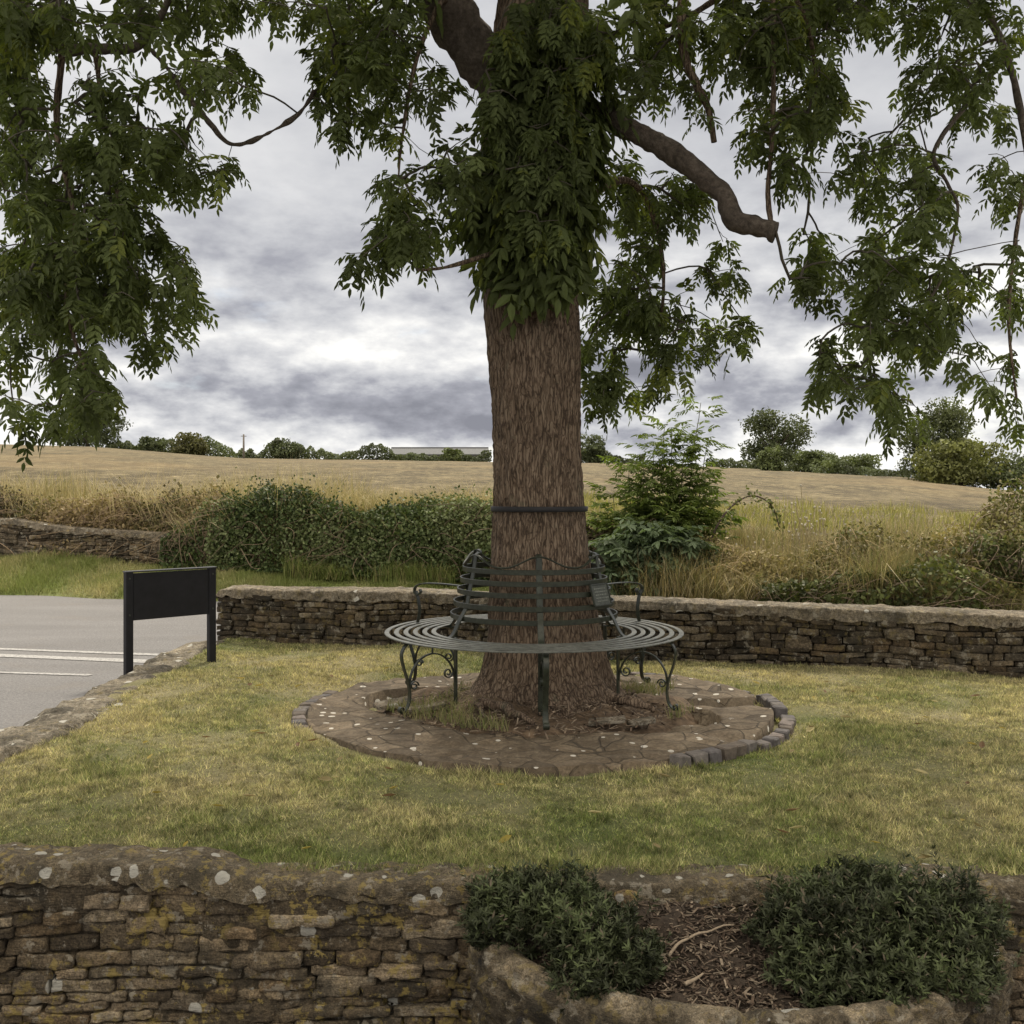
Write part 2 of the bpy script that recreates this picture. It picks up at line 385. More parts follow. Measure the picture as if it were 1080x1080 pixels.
def zbase(u): return np.interp(u, [-.6, -.49, -.04, .3, .6], [.42, .386, .25, .12, .1])
def zfield0(u): return np.interp(u, [-.6, -.49, -.04, .2, .6], [1.15, 1.08, .85, .62, .55])
EPX = [-400, 0, 100, 250, 515, 620, 750, 870, 960, 1030, 1080, 1500]
EYP = [466, 468.5, 471, 483, 487, 488, 492, 499, 504, 514, 518, 522]
EYD = [190, 190, 185, 180, 180, 170, 150, 110, 85, 70, 66, 60]
def field_z(u, Y):
    px = u*F+540; D = np.interp(px, EPX, EYD); ze = EYE-(np.interp(px, EPX, EYP)-HOR)/F*D
    Y0 = strip_Y(14.9, u); t = (Y-Y0)/(D-Y0)
    return np.where(t < 1, zfield0(u)+(ze-zfield0(u))*np.clip(t, 0, 1)**.92, ze-.25*np.clip(t-1, 0, 3))
def field_mat():
    m, g, b = newmat('stubble_field')
    co = g.n('ShaderNodeNewGeometry').outputs['Position']
    n1 = g.noise(g.vm('MULTIPLY', co, (1, .35, 1)), .55, 8, .8); n2 = g.noise(g.vm('MULTIPLY', co, (1, .5, 1)), 2.6, 8, .85); n3 = g.noise(co, .06, 4, .6)
    c = g.ramp(n2, [(.38, (.050, .041, .024)), (.5, (.122, .102, .056)), (.61, (.24, .205, .12))])
    c = g.mix(1.0, c, g.ramp(n1, [(.40, (.5, .48, .45)), (.60, (1.3, 1.27, 1.22))]), 'MULTIPLY')
    w = g.n('ShaderNodeTexWave', {'Vector': co, 'Scale': .45, 'Distortion': 4.0, 'Detail': 3.0}, wave_type='BANDS', bands_direction='Y')
    c = g.mix(g.m('MULTIPLY', w.outputs[1], .25), c, (.09, .064, .036, 1))
    c = g.mix(g.m('MULTIPLY', g.sstep(n3, .5, .68), .5), c, (.22, .16, .08, 1))
    lk(g, c, b.inputs['Base Color']); b.inputs['Roughness'].default_value = .95; bump(g, b, n2, 1.0, .08); return m
rows = []
for u in np.linspace(-1.6, 1.6, 220):
    Y0 = strip_Y(14.35, u); Yb = strip_Y(14.9, u)
    Ys = np.concatenate([np.linspace(Y0, Yb, 6), Yb*np.geomspace(1.01, 260, 110)])
    z = np.where(Ys <= Yb, zbase(u)-.1+(zfield0(u)-zbase(u)+.1)*(Ys-Y0)/(Yb-Y0), field_z(u, Ys))
    z = z+np.where(Ys > Yb, .05*gn(np.stack([u*Ys, Ys, 0*Ys], 1), .12, 31), 0)*np.clip(1-Ys/400, 0, 1)
    rows.append(np.stack([u*Ys, Ys, z], 1))
sheet('field', rows, field_mat())
rows = []
for u in np.linspace(-1.8, 1.8, 260):
    cs = np.linspace(13.2, 14.6, 26); Ys = strip_Y(cs, u); t = (cs-13.2)/1.2
    z = -.085+(zbase(u)+.085)*np.clip(t*1.25, 0, 1)**.75
    Q = np.stack([u*Ys, Ys, 0*Ys], 1); rows.append(np.stack([u*Ys, Ys+.10*gn(Q, .5, 5)*(1-t), z+.03*gn(Q, .7, 6)*np.clip(t*3, 0, 1)], 1))
VR = np.array(rows); vf = VR.reshape(-1, 3); gg = np.clip(.75+.2*gn(vf, .5, 77)+.15*gn(vf, 2., 78), 0, 1)[:, None]
sheet('verge', VR, M_LAWN, col=(STRAW*(1-gg)*.5+GRN*gg))

# ------------------------------------------------------------------ dry stone walls
def cube_template(n=6):
    V = []; Fc = []; idx = {}
    def v(p):
        k = tuple(np.round(p, 6))
        if k not in idx: idx[k] = len(V); V.append(p)
        return idx[k]
    g = np.linspace(-1, 1, n+1)
    for ax in range(3):
        for s in (-1, 1):
            for i in range(n):
                for j in range(n):
                    q = []
                    for a, b in ((i, j), (i+1, j), (i+1, j+1), (i, j+1)):
                        p = [0, 0, 0]; p[ax] = s; p[(ax+1) % 3] = g[a]; p[(ax+2) % 3] = g[b]; q.append(v(p))
                    Fc.append(q if s > 0 else q[::-1])
    return np.array(V, float), np.array(Fc)
TV, TF = cube_template(7)
def stone_shape(hx, hy, hz, seed, rough=.12, rnd=.35):
    p = TV.copy(); m4 = (np.abs(p)**5).sum(1)**(1/5); p = p*(1-rnd)+p/m4[:, None]*rnd
    q = p*np.array((hx, hy, hz)); mn = min(hx, hz)
    off = np.random.default_rng(seed).uniform(-50, 50, 3)
    nrm = unit(p)
    k = 1/max(mn, .02)
    q += nrm*(rough*mn*(gn(q+off, .25*k, seed % 17, 8)*.7+gn(q+off, .6*k, seed % 13, 8)*.4))[:, None]
    return q
PAL = np.array([(.20, .158, .105), (.155, .12, .078), (.25, .20, .138), (.115, .09, .06), (.19, .14, .085), (.29, .24, .17), (.145, .118, .085)])
def stone_face(mb, A, B, zb, zt, depth, course=(.045, .085), length=(.09, .30), seed=1, pal=PAL, gap=.006, ends=True, bright=1.0, rough=.16):
    """courses of separate stones along the line A-B (xy), from zb(s) to zt(s); the face looks to the right of A->B"""
    r = np.random.default_rng(seed); A = np.array(A, float); B = np.array(B, float); Lw = np.linalg.norm(B-A); d = (B-A)/Lw; nr = np.array((d[1], -d[0]))
    H = max(zt(s)-zb(s) for s in np.linspace(0, Lw, 30)); z = 0.0; row = 0
    while z < H-.01:
        h = r.uniform(*course); s = -r.uniform(0, .1) if not ends else 0.0
        while s < Lw:
            l = r.uniform(*length)*(1.2 if h > .07 else 1); l = min(l, Lw-s) if ends else l
            if Lw-s-l < length[0]*.6 and ends: l = Lw-s
            hh = h*(1 if r.random() > .16 else r.uniform(1.2, 1.7)); parts = [(0, hh)]
            if hh > .065 and r.random() < .25: k = r.uniform(.4, .6); parts = [(0, hh*k), (hh*k, hh*(1-k))]
            for (dz, ph) in parts:
                seed_i = int(r.integers(1, 1e6)); pr = r.normal(0, .010)
                q = stone_shape(max(l-gap, .02)/2, depth/2, max(ph-gap*.8, .012)/2, seed_i, rough*r.uniform(.6, 1.3), r.uniform(.12, .5))
                a = r.normal(0, .05); ca, sa = math.cos(a), math.sin(a); q = np.stack([q[:, 0]*ca-q[:, 2]*sa, q[:, 1], q[:, 0]*sa+q[:, 2]*ca], 1)
                sx = s+l/2+q[:, 0]; hz = z+dz+ph/2+q[:, 2]+.012*np.sin(sx*2.3+row*.3)+.006*np.sin(sx*6.1+1.3)
                zz = zb(sx)+hz; keep = zb(s+l/2)+z+dz+ph*.5 < zt(s+l/2)+.01
                if keep:
                    dp = q[:, 1]-depth/2-pr
                    XY = A+d*sx[:, None]-nr*(-dp)[:, None]
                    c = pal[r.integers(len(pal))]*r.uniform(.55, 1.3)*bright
                    mb.add(np.c_[XY, zz], TF, c)
            s += l
        z += h; row += 1
def cope(mb, A, B, zt, over, thick, width, seed, nseg=520, front=.0, colr=(.20, .175, .135), ends=True, crown=.035):
    """rounded mortar cap along A-B; zt(s) is its top height; it starts `over` in front of the face"""
    A = np.array(A, float); B = np.array(B, float); Lw = np.linalg.norm(B-A); d = (B-A)/Lw; nr = np.array((d[1], -d[0]))
    s = np.linspace(0, Lw, nseg); pr = []
    for t in np.linspace(0, 1, 26):                     # profile from front foot over the top to the back foot
        if t < .22: k = t/.22; pr.append((over-.01*k, -thick+thick*.72*k))
        elif t > .86: k = (t-.86)/.14; pr.append((over-width, -.25*thick-thick*.75*k))
        else:
            k = (t-.22)/.64; a = k*math.pi; pr.append((over-.01-(width-.01)*(.5-.5*math.cos(a)), -thick*.28+(thick*.28+0)*math.sin(a)**.6))
    pr = np.array(pr); n = len(pr)
    SS = np.repeat(s, n); U = np.tile(pr[:, 0], nseg); W = np.tile(pr[:, 1], nseg)
    if ends: tp = np.clip(np.minimum(SS, Lw-SS)/.12, 0, 1)**.5; W = np.where(W > -thick*.7, W-(1-tp)*thick*.5, W)
    Q = np.stack([SS, U, W], 1)
    Z = zt(SS)+W+.003*gn(Q*[1, 1, 0], .8, seed)+.003*gn(Q, 7, seed+1)+.003*gn(Q, 17, seed+2)
    Z += np.where(np.tile(np.arange(n), nseg) < 3, .007*gn(Q*[1, 0, 0], 3, seed+3)+.005*gn(Q*[1, 0, 0], 11, seed+4), 0)
    U = U+.006*gn(Q, 2.5, seed+5)+.004*gn(Q, 9, seed+6)
    XY = A+d*SS[:, None]+nr*U[:, None]
    mb.add(np.c_[XY, Z], [grid_faces(nseg, n), np.arange(n)[None], (np.arange(n)+(nseg-1)*n)[::-1][None]], colr)
def core(A, B, zb, zt, inset, depth, n=40):
    A = np.array(A, float); B = np.array(B, float); Lw = np.linalg.norm(B-A); d = (B-A)/Lw; nr = np.array((d[1], -d[0])); s = np.linspace(inset, Lw-inset, n)
    V = []
    for k in s:
        p = A+d*k; f = p-nr*inset; b = p-nr*(depth-.01); V += [(*f, zb(k)-.05), (*f, zt(k)-.03), (*b, zt(k)-.03), (*b, zb(k)-.05)]
    i = np.arange(n-1)[:, None]*4; j = np.arange(4)[None, :]; jn = (j+1) % 4
    return np.array(V), [np.stack([i+j, i+jn, i+4+jn, i+4+j], -1).reshape(-1, 4), np.arange(4)[::-1][None], (np.arange(4)+(n-1)*4)[None]]
def mortar(A, B, zb, zt, nz, ns, seed, bias):
    A = np.array(A, float); B = np.array(B, float); Lw = np.linalg.norm(B-A); d = (B-A)/Lw; nr = np.array((d[1], -d[0])); s = np.linspace(.02, Lw-.02, ns); V = []
    SS, TT = np.meshgrid(s, np.linspace(0, 1, nz), indexing='ij'); S1, T1 = SS.ravel(), TT.ravel(); lo, hi = zb(S1)-.03, zt(S1); Z = lo+(hi-lo)*T1
    Q = np.stack([S1, 0*S1, Z], 1); ins = (.044 if bias else .055)-.016*gn(Q, .9, seed)-.008*gn(Q, 4, seed+1)-.005*gn(Q, 11, seed+2)-bias*np.clip((T1-.55)/.4, 0, 1)
    ins = np.maximum(ins, -.006); return np.c_[A+d*S1[:, None]-nr*ins[:, None], Z], grid_faces(ns, nz)
def stone_wall(name, label, A, B, zb, zt, cap, depth, seed, mat, cmat, course, length, ctop=None, bright=1.0, rough=.16, ccol=(.2, .175, .135), over=.02, both=False):
    t = thing(name, label, 'wall', (*((np.array(A)+np.array(B))/2), float(zb(0))))
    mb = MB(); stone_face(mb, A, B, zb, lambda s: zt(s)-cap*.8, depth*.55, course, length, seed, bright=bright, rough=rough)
    if both: stone_face(mb, B, A, zb, lambda s: zt(s)-cap*.8, depth*.4, course, length, seed+9, bright=bright)
    d = unit(np.array(B, float)-np.array(A, float)); nr = np.array((d[1], -d[0]))
    if both:
        Bk = lambda p: tuple(np.array(p)-nr*depth)
        mb2 = MB(); 
    mb.build('stones', mat, t)
    Vm, Fm = mortar(A, B, zb, lambda s: zt(s)-cap*.5, 40, int(np.linalg.norm(np.array(B)-np.array(A))*70), seed+50, .036 if rough > .2 else 0)
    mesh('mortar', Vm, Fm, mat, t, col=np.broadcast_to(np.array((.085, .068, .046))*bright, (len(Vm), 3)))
    mesh('wall_core', *core(A, B, zb, lambda s: zt(s)-cap*.5, .075, depth), M_CORE, t)
    cb = MB(); cope(cb, A, B, ctop or zt, over, cap, depth+.03, seed+30, colr=ccol); cb.build('mortar_cap', cmat, t)
    return t
# near retaining wall
ntop = lambda s: np.interp(s-3.6, [-3.6, -1.95, -1.16, -1.0, -.05, 3.6], [.044, .042, .022, -.026, -.036, -.050])
stone_wall('retaining_wall', 'long mossy dry stone wall with lichen-spotted mortar cap in the foreground, behind the curved planter', (-3.6, 3.90), (3.6, 3.90),
           lambda s: -.62+0*s, ntop, .085, .20, 5, M_STONE, M_COPE, (.032, .068), (.09, .26), bright=.95, ccol=(.15, .124, .085), over=.012, rough=.26)
# far garden wall
wa = (-2.89, 10.26); wb = (9.5, 10.26-.306*(9.5+2.89)); wl = math.hypot(wb[0]-wa[0], wb[1]-wa[1])
stone_wall('garden_wall', 'low dry stone wall with pale rounded mortar cap at the far edge of the lawn behind the bench', wa, wb,
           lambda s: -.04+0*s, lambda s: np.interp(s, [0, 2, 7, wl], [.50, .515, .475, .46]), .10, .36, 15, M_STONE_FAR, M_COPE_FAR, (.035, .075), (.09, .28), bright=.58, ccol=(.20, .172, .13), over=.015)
def upt(px, c): u = (px-540)/F; Y = strip_Y(c, u); return (u*Y, Y)
ra, rb = upt(-160, 14.35), upt(250, 14.35); rl = math.hypot(rb[0]-ra[0], rb[1]-ra[1])
stone_wall('roadside_wall', 'old overgrown field wall of thin brown stones across the road, below the brambles', ra, rb,
           lambda s: np.interp(s, [0, rl], [.40, .30]), lambda s: np.interp(s, [0, rl*.45, rl*.6, rl], [1.04, 1.02, .90, .78]), .10, .35, 25, M_STONE_FAR, M_COPE_FAR, (.035, .07), (.1, .3), bright=.7, ccol=(.17, .145, .11), over=.02)

# ------------------------------------------------------------------ stone edging between lawn and road
def edging():
    n = 300; pr = [(-2.66, -.03), (-2.68, .01), (-2.72, .035), (-2.78, .045), (-2.86, .04), (-2.94, .025), (-3.01, .0), (-3.06, -.035), (-3.08, -.10)]
    Yv = np.linspace(4.05, 9.95, n); k = len(pr); A = np.array(pr)
    Y = np.repeat(Yv, k); X = np.tile(A[:, 0], n); Z = np.tile(A[:, 1], n); Z = np.where(Z > 0, Z*.5, Z); Q = np.stack([X, Y, Z], 1)
    sway = .05*np.sin(Y*1.1)-.03*(Y-6)/3
    X = X+sway+.018*gn(Q, 1.3, 61)+.012*gn(Q, 6, 62); Z = Z+.012*gn(Q, 2.2, 63)+.008*gn(Q, 8, 64)
    # joints between the stones
    jt = np.abs(((Y*2.4+.15*np.sin(Y*3)) % 1)-.5); Z -= .018*np.exp(-((jt-.5)/.03)**2)
    c = np.array((.19, .168, .13))*(1+.15*gn(Q, 1.5, 65))[:, None]
    o = mesh('stone_edging', np.stack([X, Y, Z], 1), [grid_faces(n, k), np.arange(k)[None], (np.arange(k)+(n-1)*k)[::-1][None]], stone_mat('edging_stone', white=.70, yellow=.25, scale=.9), col=c)
    tag(o, 'low worn stone edging with white lichen between the lawn and the tarmac', 'edging')
edging()

# ------------------------------------------------------------------ paved circle round the tree
PCX, PCY, PR, PZ = .175, 6.86, 1.55, .010
def pave():
    t = thing('paved_circle', 'cracked round stone paving with a lifted slab and dark brick edge around the tree foot', 'paving', (PCX, PCY, 0))
    nr_, na = 46, 240
    # slabs: the crazy paving ring; a wedge at the right has sunk
    rr = np.concatenate([np.linspace(.70, PR-.075, nr_), [PR-.06, PR-.055]])
    th = np.linspace(0, 2*math.pi, na, endpoint=False)
    Rg, Tg = np.meshgrid(rr, th, indexing='ij'); 
    X = PCX+Rg*np.cos(Tg); Y = PCY+Rg*np.sin(Tg); Q = np.stack([X, Y, 0*X], -1).reshape(-1, 3)
    Z = PZ+.010*gn(Q, .8, 71)+.004*gn(Q, 5, 72)
    ang = np.degrees(Tg.ravel()) % 360
    z = Z.copy()
    # lifted slab right front (deg -38..-6), sunk gap behind it (deg -6..10)
    lift = np.clip((ang-318)/8, 0, 1)*(ang > 318)*(ang < 357); z += .045*lift*np.clip((Q[:, 0]-PCX-.4)/1.0, 0, 1)
    gapm = (ang >= 357) | (ang < 8); z = np.where(gapm, z-.075, z)
    z = np.where((ang > 8) & (ang < 50), z+.03, z)
    ins = Rg.ravel() < 1.0+.14*gn(np.stack([np.cos(Tg.ravel()), np.sin(Tg.ravel()), 0*Tg.ravel()], 1), .7, 73)
    z = np.where(ins, z-.09, z)
    z = np.where(np.repeat(np.arange(len(rr)) == len(rr)-1, na), -.05, z)
    V = np.stack([X.ravel(), Y.ravel(), z], 1)
    i = np.arange(len(rr)-1)[:, None]; j = np.arange(na)[None, :]; jn = (j+1) % na
    Fc = np.stack([i*na+j, (i+1)*na+j, (i+1)*na+jn, i*na+jn], -1).reshape(-1, 4)
    m, g, b = newmat('crazy_paving')
    co = g.n('ShaderNodeNewGeometry').outputs['Position']
    cw = g.vm('ADD', co, g.vm('MULTIPLY', g.n('ShaderNodeTexNoise', {'Vector': co, 'Scale': 3.0}).outputs[1], (.12, .12, 0)))
    v1 = g.n('ShaderNodeTexVoronoi', {'Vector': cw, 'Scale': 5.2}, feature='DISTANCE_TO_EDGE').outputs[0]
    vc = g.n('ShaderNodeSeparateColor', {0: g.n('ShaderNodeTexVoronoi', {'Vector': cw, 'Scale': 5.2}).outputs['Color']}).outputs[0]
    n1 = g.noise(co, 11, 6, .65); n2 = g.noise(co, 55, 4, .7)
    c = g.ramp(n1, [(.3, (.065, .049, .032)), (.5, (.105, .083, .057)), (.72, (.16, .132, .096))])
    c = g.mix(1.0, c, g.ramp(vc, [(0, (.7, .68, .66)), (1, (1.3, 1.27, 1.24))]), 'MULTIPLY')
    c = g.mix(1.0, c, g.ramp(n2, [(.3, (.55,)*3), (.7, (1.4,)*3)]), 'MULTIPLY')
    crack = g.m('MULTIPLY', g.sstep(v1, .035, .008), g.sstep(g.noise(co, 2.0, 2), .38, .56))
    c = g.mix(g.m('MULTIPLY', crack, .75), c, (.05, .04, .028, 1))
    vo = g.n('ShaderNodeTexVoronoi', {'Vector': co, 'Scale': 15.0}); rnd = g.n('ShaderNodeSeparateColor', {0: vo.outputs['Color']}).outputs[0]
    k = g.m('LESS_THAN', vo.outputs['Distance'], g.m('MULTIPLY', g.sstep(rnd, .55, 1.0), .34))
    c = g.mix(g.m('MULTIPLY', k, .85), c, (.50, .48, .43, 1))
    lk(g, c, b.inputs['Base Color']); b.inputs['Roughness'].default_value = .9
    bump(g, b, g.m('ADD', g.m('MULTIPLY', crack, -1.0), g.m('MULTIPLY', n1, .4)), .8, .02)
    mesh('paving_slabs', V, Fc, m, t)
    # brick edge: each brick laid flat round the rim
    bm = attr_mat('edge_brick', .85, 30, .4)
    nb = 92
    for q in range(nb):
        a = 2*math.pi*q/nb; dg = math.degrees(a) % 360
        if 62 < dg < 160 or (200 < dg < 296): continue         # buried, broken away or behind the trunk
        out = .0; tilt = 0; zz = -.022
        if 296 < dg < 320: zz = .004
        if 320 <= dg < 352: zz = -.012; out = .035
        if dg >= 352 or dg < 10: zz = .022
        if dg > 10 and dg < 192: zz = -.020
        if dg >= 192 and dg < 240: zz = -.031+.004*(q % 3)
        hh = .075
        Vb, Fb = box((0, 0, 0), (.085, .094, hh), 0, .007)
        Vb = Vb+(.003*gn(Vb, 12, q))[:, None]
        rj = random.uniform(-.05, .05); rad = PR-.01+out+random.uniform(-.006, .006); ca, sa = math.cos(a+rj), math.sin(a+rj)
        Vb = np.stack([Vb[:, 0]*ca-Vb[:, 1]*sa+PCX+rad*math.cos(a), Vb[:, 0]*sa+Vb[:, 1]*ca+PCY+rad*math.sin(a), Vb[:, 2]+zz+random.uniform(-.006, .006)], 1)
        cc = np.array(random.choice([(.085, .078, .078), (.11, .098, .09), (.13, .11, .10), (.095, .078, .064)]))
        mesh('edge_brick', Vb, Fb, bm, t, col=np.broadcast_to(cc, (len(Vb), 3)), smooth=False)
    # broken slab pieces
    sm = stone_mat('slab_piece', white=.2, yellow=.1)
    for (px, py, Yq, sx, sy, rz, tz) in ((415, 748, 6.85, .24, .16, .4, .04), (448, 746, 6.6, .26, .10, .2, .06), (640, 752, 6.3, .22, .12, -.1, .045), (676, 752, 6.3, .16, .10, .1, .04)):
        p = P(px, py, Yq); q = stone_shape(sx/2, sy/2, .013, px, .2, .2); cs, sn = math.cos(rz), math.sin(rz)
        q = np.stack([q[:, 0]*cs-q[:, 1]*sn, q[:, 0]*sn+q[:, 1]*cs, q[:, 2]+q[:, 0]*.12], 1)+(p[0], p[1], tz)
        mesh('broken_slab', q, TF, sm, t, col=np.broadcast_to((.2, .17, .13), (len(q), 3)))
pave()
# earth mound inside the ring, roots and litter
TX, TY = .182, 7.0
rows = []
for a in np.linspace(0, 2*math.pi, 121):
    rr = np.linspace(.25, 1.15, 34); X = TX+rr*math.cos(a); Y = TY+rr*math.sin(a)*.95; Q = np.stack([X, Y, 0*X], 1)
    rows.append(np.stack([X, Y, .12*np.clip((1.05-rr)/.7, 0, 1)**1.3-.0+.018*gn(Q, 1.6, 81)+.008*gn(Q, 6, 82)-.10*np.clip((rr-.95)/.2, 0, 1)], 1))
A = np.array(rows)
tag(mesh('bare_earth', A.reshape(-1, 3), grid_faces(*A.shape[:2]), plain('bare_earth', (.10, .07, .045), .95, 0, .5, 25, .02), loc=(0, 0, 0)), kind='structure')

# ------------------------------------------------------------------ leaves
def leaflets(base, d, side, ln, wd, fold=.25):
    """vectorised lanceolate leaflets -> V (n*7,3), F"""
    n = len(base); nrm = np.cross(side, d); ln = ln[:, None]; wd = wd[:, None]
    ctr = base+d*ln*.45-nrm*wd*fold; tip = base+d*ln-nrm*ln*.08
    L1 = base+d*ln*.28+side*wd*.46; L2 = base+d*ln*.62+side*wd*.40
    R1 = base+d*ln*.28-side*wd*.46; R2 = base+d*ln*.62-side*wd*.40
    V = np.stack([base, ctr, tip, L1, L2, R1, R2], 1).reshape(-1, 3)
    f = np.array([(0, 1, 3), (3, 1, 4), (4, 1, 2), (0, 5, 1), (5, 6, 1), (6, 2, 1)])
    return V, (np.arange(n)[:, None, None]*7+f[None]).reshape(-1, 3)
def pinnate(base, d, L, r, pairs=4, droop=.35, lw=.30, ll=.40):
    """compound ash leaves; base (n,3), d (n,3), L (n,). Returns leaflets V,F and per-leaflet owner, rachis tubes left out"""
    n = len(base); d = unit(d); g = np.array((0, 0, -1.0))
    sd_ = unit(np.cross(d, g)+r.normal(0, .25, (n, 3)))
    Bs, Ds, Ss, Ln, Wd, Ow = [], [], [], [], [], []
    for i in range(pairs*2+1):
        if i < pairs*2: t = .34+.56*(i//2)/(pairs-1); s = 1 if i % 2 else -1
        else: t = 1.0; s = 0
        p = base+d*(L*t)[:, None]+g*(droop*L*t*t)[:, None]; tg = unit(d+g*2*droop*t)
        dr = unit(tg*(.55 if s else 1)+sd_*s*.85+g*.30+r.normal(0, .16, (n, 3)))
        up = unit(np.cross(sd_, tg)); up = np.where(up[:, 2:3] < 0, -up, up)
        sv = unit(np.cross(dr, up)+r.normal(0, .18, (n, 3)))
        k = L*ll*(.85+.3*math.sin(math.pi*min(t, .95)))*r.uniform(.8, 1.15, n)
        Bs.append(p); Ds.append(dr); Ss.append(sv); Ln.append(k); Wd.append(k*lw*r.uniform(.85, 1.2, n)); Ow.append(np.arange(n))
    V, Fc = leaflets(np.concatenate(Bs), np.concatenate(Ds), np.concatenate(Ss), np.concatenate(Ln), np.concatenate(Wd))
    return V, Fc, np.concatenate(Ow)

# ------------------------------------------------------------------ the ash tree
def ash():
    r = np.random.default_rng(21)
    t = thing('ash_tree', 'tall mature ash tree with furrowed brown trunk and hanging leafy branches, ringed by the bench', 'tree', (TX, TY, 0))
    # trunk
    zz = np.concatenate([np.linspace(-.05, .6, 120), np.linspace(.6, 5.2, 380)[1:]]); na = 220
    zk = [-.05, .04, .12, .22, .35, .53, .75, .91, 1.29, 2.0, 2.8, 3.4, 3.9, 4.4, 5.2]
    rk = [.58, .53, .475, .42, .385, .352, .332, .322, .308, .300, .292, .29, .315, .31, .24]
    xk = [.05, .045, .04, .04, .035, .025, .01, .005, .0, -.025, -.06, -.085, -.08, .0, .07]
    th = np.linspace(0, 2*math.pi, na, endpoint=False)
    Zg, Tg = np.meshgrid(zz, th, indexing='ij'); Rg = np.interp(Zg, zk, rk); fl = np.clip((.55-Zg)/.55, 0, 1)**1.6
    lob = np.cos(Tg*5+.6)*.07+np.cos(Tg*3+2.0)*.06+np.cos(Tg*8-.4)*.03
    Rg = Rg*(1+lob*fl)
    cx = TX+np.interp(Zg, zk, xk); C = np.stack([np.cos(Tg), np.sin(Tg)], -1)
    Q = np.stack([C[..., 0]*.31, C[..., 1]*.31, Zg], -1).reshape(-1, 3)
    wv = Q.copy(); wv[:, 0] += .012*gn(Q, 2.2, 91); wv[:, 1] += .012*gn(Q, 2.2, 92)
    f1 = gn(wv*[1, 1, .13], 17, 93, 24); f2 = gn(wv*[1, 1, .22], 34, 94, 24)
    dsp = .010*gn(Q*[1, 1, .4], 1.5, 95)+.0065*(1-np.abs(f1)*1.1)+.003*f2
    Rf = Rg.ravel()+dsp
    V = np.stack([cx.ravel()+Rf*np.cos(Tg.ravel()), TY+Rf*np.sin(Tg.ravel()), Zg.ravel()], 1)
    i = np.arange(len(zz)-1)[:, None]; j = np.arange(na)[None, :]; jn = (j+1) % na
    mesh('trunk', V, np.stack([i*na+j, i*na+jn, (i+1)*na+jn, (i+1)*na+j], -1).reshape(-1, 4), M_BARK, t)
    # surface roots
    for pts, rad in (([P(505, 735, 6.55), P(520, 728, 6.5), P(545, 733, 6.3), P(562, 744, 6.2)], .032), ([P(640, 725, 6.75), P(665, 735, 6.6), P(690, 742, 6.6)], .035), ([P(500, 742, 6.5), P(508, 750, 6.4), P(512, 756, 6.3)], .016)):
        l = smooth_line(pts, 20); l[:, 2] = np.interp(np.arange(20), [0, 8, 19], [.10, .105, .045])
        Vt, Ft = tube(l, rad*np.linspace(1.1, .5, 20), 10); Vt += (.006*gn(Vt, 6, 5))[:, None]; mesh('root', Vt, Ft, M_BARK, t)
    nodes = []; nrad = []
    def limb(name, pts, r0, r1, n=60, sides=14, knob=0, bark=M_BARK, rough=.10):
        l = smooth_line(pts, n); rad = np.linspace(r0, r1, n)
        if knob: rad[-4:] *= knob
        V, Fc = tube(l, rad, sides); ctr = np.repeat(l, sides, 0); V = ctr+(V-ctr)*(1+rough*gn(V, 4, 7)+rough*.6*gn(V, 14, 8))[:, None]
        mesh(name, V, Fc, bark, t, col=np.broadcast_to((.085, .07, .055), (len(V), 3)))
        nodes.extend(l[4:]); nrad.extend(rad[4:]); return l
    p = P
    limb('limb', [(TX-.02, TY, 3.55), (TX-.12, TY-.02, 3.95), p(505, 60, 6.9), p(455, -20, 6.7), p(400, -120, 6.4), p(330, -220, 6.0)], .175, .12, 60, 24, bark=M_LIMB)
    limb('limb', [(TX+.0, TY, 3.5), p(625, 122, 6.9), p(662, 137, 6.8), p(700, 156, 6.75), p(735, 180, 6.7), p(762, 205, 6.65), p(774, 232, 6.6), p(795, 238, 6.55), p(818, 244, 6.5)], .080, .055, 90, 20, 1.22, bark=M_LIMB)
    limb('limb', [(TX+.04, TY, 4.9), p(650, -80, 7.2), p(760, -120, 7.4), p(900, -110, 7.5), p(1010, -30, 7.5), p(1062, 60, 7.4), p(1085, 170, 7.3)], .06, .02, 80, bark=M_LIMB)
    limb('limb', [(TX, TY, 4.8), p(480, -200, 6.9), p(330, -170, 6.8), p(180, -120, 6.6), p(90, -50, 6.5), p(58, 8, 6.4), p(47, 24, 6.35), p(66, 52, 6.3), p(100, 51, 6.3), p(138, 51, 6.35), p(156, 36, 6.4), p(174, 8, 6.45), p(190, -40, 6.5)], .055, .016, 120, bark=M_LIMB)
    limb('limb', [p(120, -60, 6.5), p(148, 10, 6.5), p(150, 40, 6.5), p(175, 70, 6.5), p(200, 105, 6.5), p(213, 120, 6.5), p(240, 150, 6.5), p(262, 150, 6.5), p(290, 137, 6.5), p(315, 120, 6.5), p(332, 96, 6.5)], .020, .012, 120, 10, rough=.26, bark=M_LIMB)
    limb('limb', [p(725, -60, 6.9), p(719, 20, 6.8), p(722, 60, 6.75), p(735, 90, 6.7), p(748, 118, 6.7), p(753, 150, 6.7)], .032, .02, 50, 10)
    limb('limb', [p(815, -30, 6.6), p(816, 60, 6.6), p(815, 140, 6.58), p(810, 200, 6.55), p(813, 236, 6.52)], .013, .018, 40, 8)
    limb('limb', [p(680, 35, 7.3), p(725, 18, 7.2), p(765, -8, 7.1)], .02, .02, 20, 8)
    limb('limb', [p(1062, 60, 7.4), p(1020, 110, 7.3), p(985, 160, 7.2), p(1000, 195, 7.2), p(1010, 225, 7.2), p(990, 300, 7.2), p(940, 360, 7.2)], .018, .007, 60, 10, bark=M_LIMB)
